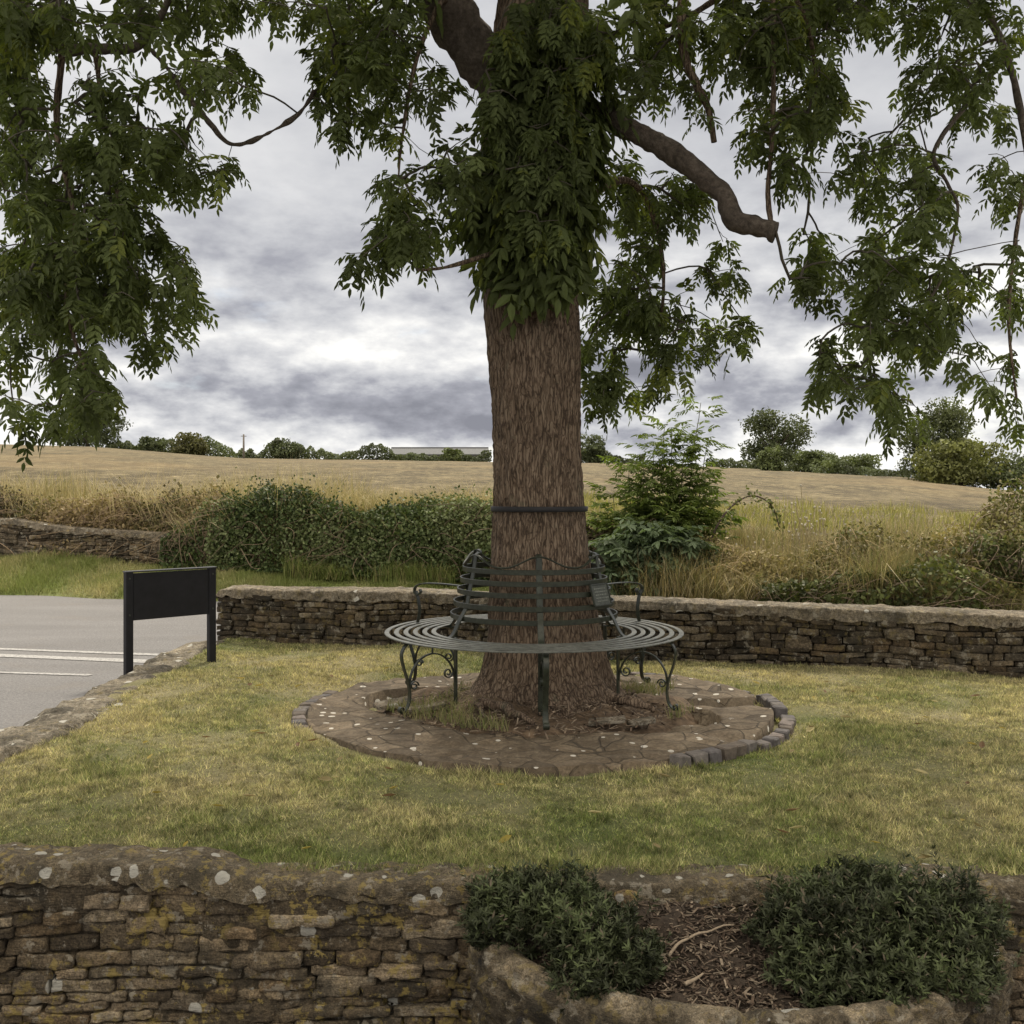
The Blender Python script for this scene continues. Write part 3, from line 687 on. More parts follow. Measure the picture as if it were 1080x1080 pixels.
    limb('limb', [p(1085, 170, 7.3), p(1070, 260, 7.2), p(1064, 340, 7.1), p(1072, 420, 7.1)], .018, .008, 40, 8)
    limb('limb', [p(66, 52, 6.3), p(60, 140, 6.3), p(78, 230, 6.2), p(70, 320, 6.2), p(90, 390, 6.2)], .022, .010, 60, 8)
    limb('limb', [p(100, 51, 6.3), p(112, 140, 6.5), p(130, 230, 6.6), p(150, 300, 6.6)], .018, .008, 60, 8)
    limb('limb', [p(612, 215, 6.9), p(660, 190, 7.2), p(690, 230, 7.5), p(700, 300, 7.7), p(690, 380, 7.8)], .026, .010, 60, 8)
    limb('limb', [p(540, 260, 6.75), p(510, 270, 6.5), p(470, 282, 6.3), p(440, 285, 6.2)], .016, .008, 30, 8)
    limb('limb', [p(470, -10, 6.6), p(440, 60, 6.5), p(425, 140, 6.4), p(420, 190, 6.4)], .02, .006, 40, 8)
    limb('limb', [p(470, 0, 6.6), p(420, -20, 6.8), p(370, 40, 7.0), p(360, 110, 7.0)], .025, .008, 40, 8)
    limb('limb', [p(815, -30, 6.6), p(850, 20, 7.0), p(860, 100, 7.2), p(850, 170, 7.2)], .02, .008, 40, 8)
    # shoots, laid out as masses in space
    B = []
    def b(lo, hi, *bl):
        for q in bl: B.append((*q, lo, hi))
    b(5.6, 7.4, (25, 35, 50, 55, 1.2), (100, 20, 60, 30, .5), (195, 15, 55, 28, .8), (262, 8, 40, 18, .9), (235, 60, 25, 22, .5), (246, 90, 15, 20, .9), (205, 105, 22, 35, .6), (110, 120, 65, 45, .38),
      (25, 120, 42, 50, 1), (55, 190, 65, 55, .75), (120, 160, 42, 40, .75), (180, 163, 40, 20, 1.2), (228, 188, 20, 16, 1.2), (165, 190, 35, 16, .8), (60, 260, 70, 45, 1), (140, 235, 42, 40, .8),
      (130, 285, 60, 40, 1.1), (188, 292, 18, 20, .8), (28, 320, 42, 36, 1), (80, 325, 55, 26, 1), (150, 325, 52, 26, .9), (190, 345, 20, 16, .9), (172, 366, 18, 14, .9), (8, 380, 14, 22, .8),
      (80, 388, 34, 18, 1.1), (85, 420, 32, 26, 1.3), (45, 448, 26, 14, .9), (8, 432, 18, 14, .8), (60, 300, 60, 50, .6))
    b(6.0, 7.6, (365, 18, 50, 26, 1), (390, 50, 45, 32, 1), (340, 58, 22, 20, .9), (350, 98, 25, 26, .9), (390, 90, 35, 35, .9), (372, 136, 30, 16, 1), (412, 150, 16, 14, .7), (420, 30, 18, 36, .9), (430, 88, 30, 22, .9), (465, 112, 18, 12, .8), (300, 4, 30, 12, .8))
    b(5.9, 6.7, (430, 190, 22, 12, .6), (430, 212, 30, 30, 1), (395, 262, 24, 18, .9), (430, 255, 34, 28, 1), (374, 282, 8, 10, .8), (465, 192, 28, 22, .8), (485, 165, 22, 16, .6), (500, 205, 8, 28, .4))
    b(6.25, 6.68, (580, 35, 36, 50, .8), (536, 60, 16, 44, .7), (572, 105, 30, 40, .7), (558, 165, 42, 36, .8), (562, 190, 36, 30, .7), (562, 225, 20, 16, .6), (566, 245, 7, 18, .5), (526, 100, 18, 44, 1.1), (545, 30, 26, 30, 1), (522, 118, 8, 22, .8), (596, 18, 18, 24, .9), (592, 255, 14, 26, .7), (600, 60, 40, 50, .9), (606, 140, 20, 36, .7), (612, 200, 10, 26, .5))
    b(6.2, 7.8, (680, 28, 55, 36, 1), (660, 88, 45, 26, .9), (700, 82, 35, 22, .7), (738, 118, 18, 22, .5), (765, 22, 46, 20, .7), (800, 40, 45, 35, 1), (850, 28, 46, 36, 1.1), (830, 88, 45, 40, 1), (780, 60, 36, 36, .6),
      (840, 148, 30, 28, .9), (872, 118, 25, 42, .9), (790, 148, 18, 28, .8), (840, 188, 20, 16, .9))
    b(7.2, 8.4, (680, 188, 46, 20, .6), (648, 212, 34, 26, .6), (720, 205, 30, 34, .9), (765, 262, 15, 8, .7), (690, 248, 40, 26, .9), (735, 235, 20, 20, .9),
      (658, 300, 44, 30, 1.1), (660, 348, 46, 34, 1.2), (638, 388, 24, 30, 1), (648, 425, 28, 22, 1), (700, 348, 30, 26, .9), (752, 300, 30, 14, .9), (715, 386, 26, 20, 1), (755, 362, 34, 18, 1.1), (788, 352, 10, 16, .9), (718, 325, 20, 16, .5), (688, 428, 20, 16, .5))
    b(6.4, 8.2, (920, 18, 45, 26, 1), (980, 18, 55, 36, .9), (1050, 22, 36, 36, .7), (1000, 78, 38, 28, 1), (958, 108, 22, 16, .7), (1060, 118, 20, 26, .5), (1060, 188, 20, 36, .7), (1012, 112, 26, 32, .5), (930, 162, 38, 24, .9), (885, 200, 18, 12, .8),
      (960, 198, 34, 34, .6), (985, 238, 34, 32, 1), (930, 218, 25, 20, .9), (858, 262, 18, 14, 1), (845, 306, 14, 18, .8), (870, 298, 25, 28, 1.1), (920, 288, 40, 34, 1), (960, 308, 34, 34, 1), (1000, 298, 34, 34, .8), (930, 346, 38, 28, 1.2),
      (980, 356, 34, 24, 1.2), (880, 366, 20, 20, .9), (878, 405, 28, 18, 1.1), (930, 410, 34, 22, 1.2), (952, 440, 28, 15, 1), (1018, 376, 18, 14, .8), (1026, 405, 14, 10, .8), (1066, 288, 16, 34, .8), (1062, 328, 16, 20, .8), (1068, 376, 14, 12, .9), (1055, 430, 18, 15, .8), (1076, 450, 10, 12, .8))
    pts = []; hang = []
    for (cx_, cy_, rx, ry, dn, lo, hi) in B:
        n = max(2, int(dn*math.pi*rx*ry/215+.5))
        for _ in range(n):
            a, q = r.uniform(0, 2*math.pi), math.sqrt(r.random())
            Y = r.uniform(lo, hi)
            pts.append(P(cx_+rx*q*math.cos(a), cy_-8+ry*q*math.sin(a), Y)); hang.append(1.0 if hi < 6.7 and lo > 6 else 0.0)
    vis_n = len(pts)
    # the rest of the crown above and around, out of the photograph but shading the lawn
    for _ in range(620):
        a = r.uniform(0, 2*math.pi); q = math.sqrt(r.random())*4.6; z = r.uniform(4.7, 8.0)
        w = np.array((TX+q*math.cos(a), TY+q*math.sin(a), z))
        if w[1] > .5 and (HOR-(w[2]-EYE)/w[1]*F) > -60: continue
        pts.append(w)
    pts = np.array(pts); 
    # grow twigs: every shoot joins the nearest wood already there
    wood = [np.array(q) for q in nodes]; cnt = len(wood)
    base = np.array(wood); dist = np.array([np.min(((base-q)**2).sum(1)) for q in pts]); order = np.argsort(dist)
    buf = np.zeros((cnt+len(pts)*6, 3)); buf[:cnt] = base; par = np.full(len(buf), -1); use = np.zeros(len(buf)); n = cnt; tips = np.zeros(len(pts), int); paths = []
    trunk_pts = np.array([(TX+np.interp(z, zk, xk)+.27*math.cos(a), TY+.27*math.sin(a), z) for z in np.linspace(2.4, 5, 40) for a in np.linspace(-2.8, -.3, 8)])
    buf = np.concatenate([buf[:cnt], trunk_pts, buf[cnt:]]); par = np.full(len(buf), -1); use = np.zeros(len(buf)); n = cnt+len(trunk_pts)
    for k in order:
        q = pts[k]; dv = buf[:n]-q; cost = (dv**2).sum(1)*(1+1.5*(dv[:, 2] < -.05))      # prefer wood above: branches hang
        m_ = int(np.argmin(cost)); a = buf[m_]; Ld = np.linalg.norm(q-a); ns = 5 if Ld > .15 else 3; prev = m_
        mid = (a+q)/2+np.array((0, 0, .10*Ld))+r.normal(0, .07*Ld, 3)
        for s in range(1, ns):
            u = s/(ns-1); v = (1-u)**2*a+2*u*(1-u)*mid+u*u*q+r.normal(0, .012*min(Ld, .5), 3)*(u < 1)
            buf[n] = v; par[n] = prev; prev = n; n += 1
        tips[k] = prev
    for k in tips:
        while k >= 0: use[k] += 1; k = par[k]
    child = np.where(par[:n] >= 0)[0]; a = buf[par[child]]; bb = buf[child]
    ra_ = np.minimum(.0028*np.sqrt(np.maximum(use[par[child]], 1)), .012); rb_ = np.minimum(.0028*np.sqrt(use[child]), .012)
    T = unit(bb-a); A1 = unit(np.cross(T, (0.3, 0.5, 0.81))); B1 = np.cross(T, A1)
    rings = []
    for s in range(4):
        c_, s_ = math.cos(s*math.pi/2), math.sin(s*math.pi/2)
        rings.append((a-T*.004+ra_[:, None]*(c_*A1+s_*B1), bb+T*.004+rb_[:, None]*(c_*A1+s_*B1)))
    Vt = np.stack([x for s in rings for x in s], 1).reshape(-1, 3); o8 = np.arange(len(child))[:, None, None]*8
    Ft = (o8+np.array([(2*s, (2*s+2) % 8, (2*s+3) % 8, 2*s+1) for s in range(4)])[None]).reshape(-1, 4)
    mesh('twigs', Vt, Ft, M_TWIG, t, col=np.broadcast_to((.075, .065, .05), (len(Vt), 3)))
    # leaves: a rosette of compound leaves on each shoot
    bs, ds, Ls, tone = [], [], [], []
    for k in range(len(pts)):
        m_ = par[tips[k]]; ax = unit(pts[k]-buf[m_]); nl = r.integers(4, 8) if k < vis_n else 6
        tn = r.normal(0, 1)
        for _ in range(nl):
            v = r.normal(0, 1, 3); v -= ax*np.dot(v, ax)*.6; v = unit(v); dv = unit(v*.85+ax*.35+np.array((0, 0, -.25-.9*(k < vis_n and hang[k]))))
            bs.append(pts[k]-ax*r.uniform(0, .10)); ds.append(dv); Ls.append(r.uniform(.10, .165)*(1 if k < vis_n else 2.6)); tone.append(tn+r.normal(0, .5))
    # leaves springing straight from the trunk
    for _ in range(240):
        z = r.uniform(2.92, 4.6); a = r.uniform(-2.75, -.35); a = a if z > 3.35 else -1.5+(a+1.5)*max(.12, (z-2.65)/.7); z = z if abs(a+1.57) < .7 or z > 2.9 else z+.3
        if z > 3.75 and a < -1.7: continue
        w = np.array((TX+np.interp(z, zk, xk)+.31*math.cos(a), TY+.31*math.sin(a), z)); tn = r.normal(0, 1)
        for _ in range(3):
            bs.append(w+r.normal(0, .04, 3)*[1, .4, 1]); ds.append(np.array((math.cos(a)*.7+r.normal(0, .45), math.sin(a)*.7, r.uniform(-1.4, -.1)))); Ls.append(r.uniform(.20, .34)); tone.append(tn+r.normal(0, .5))
    V, Fc, ow = pinnate(np.array(bs), np.array(ds), np.array(Ls), r, 4, .50, .38, .46)
    tn = np.array(tone)[ow]+r.normal(0, .35, len(ow))
    c0 = np.array((.090, .112, .040)); c = c0*(1+.22*np.clip(tn, -2, 2.5))[:, None]
    yl = (tn > 1.7)[:, None]; c = np.where(yl, np.array((.13, .15, .035)), c)
    c = np.repeat(c, 7, 0)
    mesh('crown', V, Fc, M_LEAF, t, col=c, smooth=False)
    return t
ash()
# strap round the trunk
def trunk_ring(z0, z1, R0, label):
    V, Fc = ring(0, 0, R0-.006, R0+.006, 0, z1-z0, 96); V = V+np.array((TX+.0, TY, z0)); return V, Fc
V, Fc = trunk_ring(1.29, 1.325, .3175, ''); tag(mesh('trunk_strap', V, Fc, M_STRAP), 'black strap band fastened around the tree trunk above the bench', 'strap')

# ------------------------------------------------------------------ tree bench
def bench():
    bx_, by_ = .145, 7.0; az0 = R(-87)
    t = thing('tree_bench', 'round dark green wrought iron bench encircling the ash trunk, with hooped back and small plaque', 'bench', (bx_, by_, .03))
    ZS = .50
    mb = MB()
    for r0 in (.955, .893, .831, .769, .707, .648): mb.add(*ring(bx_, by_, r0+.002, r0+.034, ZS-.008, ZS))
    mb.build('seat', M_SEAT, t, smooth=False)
    for o in [mb]: pass
    mb = MB(); HO = ((.915, .470), (.843, .486), (.772, .507), (.692, .532), (.610, .552))
    for z, r_ in HO: mb.add(*ring(bx_, by_, r_-.004, r_+.004, z-.017, z+.017))
    mb.build('back_hoops', M_IRON, t, smooth=False)
    def pol(a, r_, z): return np.array((bx_+r_*math.cos(a), by_+r_*math.sin(a), z))
    # wavy top rail, one length between each pair of uprights
    for k in range(6):
        u = np.linspace(0, 1, 40); pts = []
        for q in u:
            a = az0+R(60)*(k+q); w = (.5+.5*math.cos(2*math.pi*q))**1.25; pts.append(pol(a, .462-.012*w, .940+.072*w))
        mesh('top_rail', *strap(pts, (0, 0, 1), .012, .024), M_IRON, t, smooth=False)
    def scroll(c, r0, turns, start, ax, n=40):
        """spiral in the vertical plane through radial direction ax"""
        u = np.linspace(0, 1, n); an = start+turns*2*math.pi*u; rr = r0*(1-.72*u)
        return np.array([c+ax*(r*math.cos(w))+np.array((0, 0, 1))*(r*math.sin(w)) for r, w in zip(rr, an)])
    for k in range(6):
        a = az0+R(60)*k; ax = np.array((math.cos(a), math.sin(a), 0)); tg = np.array((-math.sin(a), math.cos(a), 0))
        rz = lambda L: np.array([pol(a, r_, z) for r_, z in L])
        # outer leg with its foot scroll
        l = smooth_line(rz([(.93, .492), (.968, .455), (.985, .405), (.968, .33), (.942, .25), (.928, .17), (.938, .10), (.965, .065), (.985, .058)]), 60)
        leg = mesh('leg', *strap(l, tg, .035, .010), M_IRON, t, smooth=False)
        mesh('foot_scroll', *strap(scroll(pol(a, .985, .076), .020, 1.3, -math.pi/2, ax), tg, .036, .007), M_IRON, t, smooth=False)
        # inner leg
        l = rz([(.60, .492), (.60, .35), (.60, .2), (.60, .055)]); mesh('leg', *strap(smooth_line(l, 20), tg, .036, .012), M_IRON, t, smooth=False)
        # bearer under the slats
        mesh('seat_bearer', *strap(rz([(.62, .4835), (.8, .4835), (.97, .4835)]), tg, .035, .010), M_IRON, t, smooth=False)
        # arched bracket with curls
        u = np.linspace(0, math.pi, 40); l = np.array([pol(a, .768+.162*math.cos(q)*1.0, .215+.19*math.sin(q)) for q in u])
        mesh('bracket', *strap(l, tg, .022, .009), M_IRON, t, smooth=False)
        mesh('bracket_scroll', *strap(scroll(pol(a, .655, .275), .034, 1.4, math.pi, ax), tg, .020, .007), M_IRON, t, smooth=False)
        mesh('bracket_scroll', *strap(scroll(pol(a, .895, .215), .030, 1.4, 0, -ax), tg, .020, .007), M_IRON, t, smooth=False)
        mesh('bracket_tie', *strap(rz([(.768, .405), (.768, .44), (.768, .478)]), tg, .018, .008), M_IRON, t, smooth=False)
        # upright of the back, bent in an S
        l = smooth_line(rz([(.66, .488), (.628, .505), (.60, .545), (.572, .60), (.545, .64), (.518, .69), (.50, .77), (.482, .84), (.462, .93), (.452, 1.0)]), 60)
        up = mesh('upright', *strap(l, tg, .040, .010), M_IRON, t, smooth=False)
        mesh('top_scroll', *strap(scroll(pol(a, .425, 1.0), .030, 1.2, 0, ax), tg, .036, .007), M_IRON, t, smooth=False)
        if k in (2, 4):                                     # the two rear frames carry arms
            l = smooth_line(rz([(.50, .765), (.62, .775), (.75, .78), (.87, .775), (.925, .752), (.935, .715), (.91, .695), (.885, .715), (.893, .735)]), 70)
            arm = mesh('armrest', *strap(l, tg, .034, .009), M_IRON, t, smooth=False)
            mesh('arm_post', *strap(smooth_line(rz([(.925, .722), (.905, .66), (.895, .58), (.91, .502)]), 24), tg, .034, .010), M_IRON, t, smooth=False)
    # plaque
    a = R(-38); c = pol(a, .530, .765); ax = np.array((math.cos(a), math.sin(a), 0))
    V, Fc = box((0, 0, 0), (.008, .185, .13), 0, .003)
    tl = R(-16)
    def place(V, off=(0, 0, 0)):
        V = V+np.array(off); V = np.stack([V[:, 0]*math.cos(tl)+V[:, 2]*math.sin(tl), V[:, 1], -V[:, 0]*math.sin(tl)+V[:, 2]*math.cos(tl)], 1)
        return np.stack([V[:, 0]*math.cos(a)-V[:, 1]*math.sin(a), V[:, 0]*math.sin(a)+V[:, 1]*math.cos(a), V[:, 2]], 1)+c
    pq = mesh('plaque', place(V), Fc, M_PLAQUE, t, smooth=False)
    LOC[pq.name] = LOC[t.name]
    mb = MB(); rr = random.Random(3)
    for row in range(5):
        y = -.07+rr.uniform(0, .015)
        while y < .066:
            w = rr.uniform(.008, .02); V, Fc = box((.0052, y+w/2, .04-row*.02), (.002, w, .007), 0, .0004); mb.add(place(V), Fc); y += w+.006
    mb.build('plaque_lettering', M_LETTER, pq, smooth=False)
    fr = MB()
    for (y, z, w, h) in ((0, .067, .195, .008), (0, -.067, .195, .008), (.094, 0, .008, .126), (-.094, 0, .008, .126)):
        V, Fc = box((.002, y, z), (.014, w, h), 0, .001); fr.add(place(V), Fc)
    fr.build('plaque_frame', M_IRON, pq, smooth=False)
bench()

# ------------------------------------------------------------------ sign seen from the back
def sign():
    a = np.array((-3.03, 8.29)); b = np.array((-2.52, 8.80)); d = unit(b-a); rz = math.atan2(d[1], d[0]); m = (a+b)/2; W = np.linalg.norm(b-a)
    t = thing('sign_board', 'blank black back of a two-post sign standing beside the tarmac', 'sign', (m[0], m[1], 0))
    for q, zb in ((a, -.05), (b, -.03)): mesh('post', *box((q[0], q[1], (.79+zb)/2), (.062, .05, .79-zb), rz, .004), M_BLACK, t, smooth=False)
    mesh('board', *box((m[0], m[1], .592), (W-.066, .036, .372), rz, .003), M_BLACK, t, smooth=False)
    mesh('top_rail', *box((m[0], m[1], .7935), (W+.07, .058, .012), rz, .003), plain('sign_edge', (.045, .047, .055), .35), t, smooth=False)
    for q in (a, b):
        for z in (.45, .74):
            p = q+d*(.0)+np.array((d[1], -d[0]))*.0265; mesh('bolt', *box((p[0], p[1], z), (.014, .006, .014), rz, .002), M_PLAQUE, t, smooth=False)
sign()

# ------------------------------------------------------------------ planter with its soil and two shrubs
def planter():
    cx, cy, a, b = .815, 3.86, .955, .66
    t = thing('stone_planter', 'curved rubble stone planter built against the foreground wall, holding two dark shrubs', 'planter', (cx, cy, -.6))
    n = 460; k = 60; th = np.linspace(math.pi*1.0, math.pi*2.0, n); w = .105
    pr = []                                                  # outer foot -> rim -> inner foot
    for q in np.linspace(0, 1, k):
        if q < .5: pr.append((0.0, -.62+.58*(q/.5)))
        elif q < .8: s = (q-.5)/.3*math.pi; pr.append((-(w/2)*(1-math.cos(s)), -.04+.04*math.sin(s)**.7))
        else: pr.append((-w, -.04-.3*(q-.8)/.2))
    pr = np.array(pr); TH = np.repeat(th, k); O = np.tile(pr[:, 0], n); Zr = np.tile(pr[:, 1], n)
    rim = np.interp(TH, [math.pi, 1.2*math.pi, 1.5*math.pi, 1.8*math.pi, 2*math.pi], [-.150, -.178, -.212, -.20, -.170])
    Q0 = np.stack([np.cos(TH)*a, np.sin(TH)*b, Zr], 1)
    lump = .008*gn(Q0, 2.6, 41)+.009*gn(Q0, 7, 42)+.008*gn(Q0, 16, 43)+.004*gn(Q0, 30, 47)
    # rim stones: a lumpy line with dips at the joints
    arc = TH*.95; jn = np.abs((arc*4.1+.4*np.sin(arc*5)) % 1-.5); dip = -.012*np.exp(-((jn-.5)/.05)**2)
    step = .008*np.sin(np.floor(arc*4.1+.4*np.sin(arc*5))*12.9898)
    Z = np.where(Zr > -.09, rim+Zr+dip+step+lump*.6, np.maximum(rim+Zr, -.62)+lump*.4)
    top = np.clip((Zr+.35)/.3, 0, 1)
    rr = O+lump+.025*(1-top)*.0
    X = cx+(a+rr)*np.cos(TH); Y = cy+(b+rr)*np.sin(TH)
    c = np.array((.15, .125, .088))*(1+.2*gn(Q0, 3.3, 44)+.16*gn(Q0, 9, 45)+.12*gn(Q0, 25, 46))[:, None]
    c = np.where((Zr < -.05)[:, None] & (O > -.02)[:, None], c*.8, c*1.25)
    mesh('rubble_wall', np.stack([X, Y, Z], 1), grid_faces(n, k), stone_mat('planter_stone', white=.16, yellow=.35, scale=1.3), t, col=np.clip(c, .03, .6))
    # soil
    A = []
    for th_ in np.linspace(math.pi, 2*math.pi, 70):
        q = np.linspace(0, 1, 34); X = cx+(a-.10)*q*math.cos(th_); Y = cy+.02+(b-.10)*q*math.sin(th_)
        Qp = np.stack([X, Y, 0*X], 1); A.append(np.stack([X, Y, soil_z(X, Y)+.012*gn(Qp, 4, 51)+.008*gn(Qp, 12, 52)], 1))
    A = np.array(A)
    mesh('soil', A.reshape(-1, 3), grid_faces(*A.shape[:2]), plain('planter_soil', (.035, .026, .019), .95, 0, .5, 40, .02), t)
def soil_z(X, Y): return np.interp(Y, [3.25, 3.5, 3.7, 3.86], [-.30, -.255, -.185, -.11])
planter()
def litter(name, n, area, sizes, pal, seed, label=None, zf=None, thick=.25, lift=.004, tilt=.35):
    r = np.random.default_rng(seed); mb = MB()
    V0, F0 = box((0, 0, 0), (1, 1, 1), 0, .12)
    for _ in range(n):
        x, y = area(r); z = zf(x, y)
        l, w = r.uniform(*sizes[0]), r.uniform(*sizes[1]); q = V0*np.array((l, w, w*thick))
        q[:, 2] += .15*l*np.sin(q[:, 0]/l*2+r.uniform(0, 3)); q[:, 1] += .25*l*np.cos(q[:, 0]/l*2.2+r.uniform(0, 3))*r.uniform(-1, 1)
        a, b = r.uniform(0, 6.28), r.normal(0, tilt); ca, sa, cb, sb = math.cos(a), math.sin(a), math.cos(b), math.sin(b)
        q = np.stack([q[:, 0]*cb, q[:, 1], q[:, 0]*sb+q[:, 2]], 1); q = np.stack([q[:, 0]*ca-q[:, 1]*sa, q[:, 0]*sa+q[:, 1]*ca, q[:, 2]], 1)
        mb.add(q+(x, y, z+lift+r.uniform(0, .012)), F0, pal[r.integers(len(pal))]*r.uniform(.6, 1.3))
    return tag(mb.build(name, M_CHIP, smooth=False), kind='stuff')
BR = np.array([(.085, .06, .042), (.055, .038, .027), (.13, .098, .07), (.04, .03, .022), (.19, .152, .112)])
def in_planter(r):
    while True:
        x, y = r.uniform(.1, 1.6), r.uniform(3.28, 3.86)
        if ((x-.815)/.80)**2+((y-3.86)/.53)**2 < 1: return x, y
litter('bark_mulch', 4800, in_planter, ((.010, .042), (.003, .010)), BR, 5, zf=lambda x, y: float(soil_z(x, y)))
litter('yard_litter', 2600, lambda r: (r.uniform(-2.2, .0), r.uniform(3.4, 3.9)), ((.012, .05), (.005, .018)), BR, 6, zf=lambda x, y: -.595)
litter('root_litter', 1400, lambda r: (lambda a, q: (TX+q*math.cos(a), TY-.03+q*math.sin(a)))(r.uniform(-3.3, .2), r.uniform(.42, .98)), ((.012, .07), (.004, .012)), BR*1.25, 8, zf=lambda x, y: .12*max(0, min(1, (1.05-math.hypot(x-TX, y-TY))/.7))**1.3+.004)
# a few dry sticks lying on the soil
for k, (lab, pts, rd) in enumerate((('pale curved dry stick lying across the planter soil by the wall', [P(705, 995, 3.62), P(718, 975, 3.68), P(745, 958, 3.73), P(775, 952, 3.76)], .005),
                                    ('short pale stick poking from the mulch in the middle of the planter', [P(722, 1016, 3.5), P(735, 1009, 3.53), P(742, 1003, 3.55)], .006))):
    l = smooth_line(pts, 20); l[:, 2] = [float(soil_z(q[0], q[1]))+.022 for q in l]; V, Fc = tube(l, rd*np.linspace(1.2, .6, 20), 7); V += (.002*gn(V, 9, 3))[:, None]
    tag(mesh('stick', V, Fc, M_CHIP, col=np.broadcast_to((.25, .2, .145), (len(V), 3))), lab, 'stick')

def sprig_shrub(name, label, lumps, n, seed):
    """low evergreen of upright sprigs with whorled narrow leaves; lumps: (x,y,z,rx,ry,rz)"""
    r = np.random.default_rng(seed); pts, nr = [], []
    wts = np.array([l[3]*l[5] for l in lumps]); wts /= wts.sum()
    while len(pts) < n:
        l = lumps[r.choice(len(lumps), p=wts)]; v = unit(r.normal(size=3)); v[2] = abs(v[2])*1.0 if r.random() < .8 else v[2]
        q = r.uniform(.80, 1.05)+(r.exponential(.09) if r.random() < .22 else 0)
        p_ = np.array(l[:3])+v*np.array(l[3:])*q*(1+.10*gn(v[None]*2+l[0], .7, seed)[0]); 
        if p_[2] < soil_z(p_[0], p_[1])-.01 and p_[1] > 3.3: continue
        pts.append(p_); nr.append(unit(v/np.array(l[3:])))
    pts = np.array(pts); nr = np.array(nr)
    ax = unit(nr*.7+np.array((0, 0, .55))+r.normal(0, .3, (n, 3)))
    Bs, Ds, Ss, Ln, tone = [], [], [], [], []
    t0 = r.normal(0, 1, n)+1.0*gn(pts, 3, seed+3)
    for k in range(16):
        h = r.uniform(-.055, .014, n)-.0; an = k*2.4+r.uniform(0, .6, n)
        A1 = unit(np.cross(ax, (.31, .22, .93))); B1 = np.cross(ax, A1)
        rad = A1*np.cos(an)[:, None]+B1*np.sin(an)[:, None]
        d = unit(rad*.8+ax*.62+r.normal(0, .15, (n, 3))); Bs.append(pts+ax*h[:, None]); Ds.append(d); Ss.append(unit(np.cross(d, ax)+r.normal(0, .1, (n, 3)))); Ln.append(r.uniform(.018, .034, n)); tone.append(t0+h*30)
    Ln = np.concatenate(Ln); V, Fc = leaflets(np.concatenate(Bs), np.concatenate(Ds), np.concatenate(Ss), Ln, Ln*.27, .15)
    tn = np.clip(np.concatenate(tone)+r.normal(0, .5, len(Ln)), -2, 2.5)
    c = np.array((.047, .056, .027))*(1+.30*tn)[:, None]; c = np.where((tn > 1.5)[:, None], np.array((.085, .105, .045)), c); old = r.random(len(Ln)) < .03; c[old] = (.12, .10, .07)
    lo = np.array(lumps); base = (float(lo[:, 0].mean()), float(lo[:, 1].mean()), float(soil_z(0, lo[:, 1].mean())))
    t = thing(name, label, 'shrub', base)
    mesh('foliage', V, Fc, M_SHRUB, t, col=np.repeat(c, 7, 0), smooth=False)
    mb = MB()
    for _ in range(90):
        l = lumps[r.integers(len(lumps))]; v = unit(r.normal(size=3)); v[2] = abs(v[2]); e = np.array(l[:3])+v*np.array(l[3:])*.9
        s = np.array((l[0]*.7+base[0]*.3, l[1]*.7+base[1]*.3, float(soil_z(0, l[1]))-.02)); m_ = (s+e)/2+r.normal(0, .02, 3)
        mb.add(*tube(smooth_line([s, m_, e], 6), np.linspace(.005, .002, 6), 5, False), (.06, .05, .04))
    mb.build('stems', M_TWIG, t)
sprig_shrub('evergreen_shrub', 'smaller dark green sprawling shrub trailing over the left rim of the planter',
            [(.00, 3.78, -.12, .17, .15, .14), (.16, 3.72, -.11, .18, .17, .16), (.28, 3.63, -.14, .16, .16, .14), (.36, 3.55, -.20, .15, .13, .13), (.26, 3.46, -.22, .13, .10, .10), (-.08, 3.74, -.17, .08, .10, .10)], 1900, 3)
sprig_shrub('evergreen_shrub', 'larger dark green bushy shrub filling the right half of the planter',
            [(1.05, 3.66, -.13, .20, .17, .16), (1.28, 3.66, -.09, .23, .19, .17), (1.50, 3.64, -.10, .19, .18, .15), (1.20, 3.50, -.19, .24, .15, .15), (1.42, 3.48, -.20, .20, .14, .14), (1.02, 3.52, -.21, .14, .13, .10), (1.22, 3.78, -.03, .20, .08, .09), (1.12, 3.40, -.24, .16, .10, .10)], 2900, 13)

# ------------------------------------------------------------------ grass
def blades(base, h, w, lean, col, r, nseg=1):
    """thin blades; nseg=1: one triangle, nseg=2: bent quad+tip"""
    n = len(base); a = r.uniform(0, 2*math.pi, n); sx = np.stack([np.cos(a), np.sin(a), 0*a], 1)*(w/2)[:, None]
    b = r.uniform(0, 2*math.pi, n); ln = np.stack([np.cos(b), np.sin(b), 0*b], 1)*(lean*h)[:, None]; up = np.array((0, 0, 1.0))
    if nseg == 1:
        V = np.stack([base-sx, base+sx, base+ln+up*h[:, None]*np.sqrt(np.clip(1-lean**2, .1, 1))[:, None]], 1).reshape(-1, 3)
        return V, np.arange(n*3).reshape(-1, 3), np.repeat(col, 3, 0)
    m_ = base+ln*.3+up*(h*.55)[:, None]; tp = base+ln*1.0+up*(h*np.sqrt(np.clip(1-lean**2*.6, .1, 1)))[:, None]
    V = np.stack([base-sx, base+sx, m_+sx*.7, m_-sx*.7, tp], 1).reshape(-1, 3); o = np.arange(n)[:, None]*5
    return V, [o+np.array([[0, 1, 2, 3]]), o+np.array([[3, 2, 4]])], np.repeat(col, 5, 0)
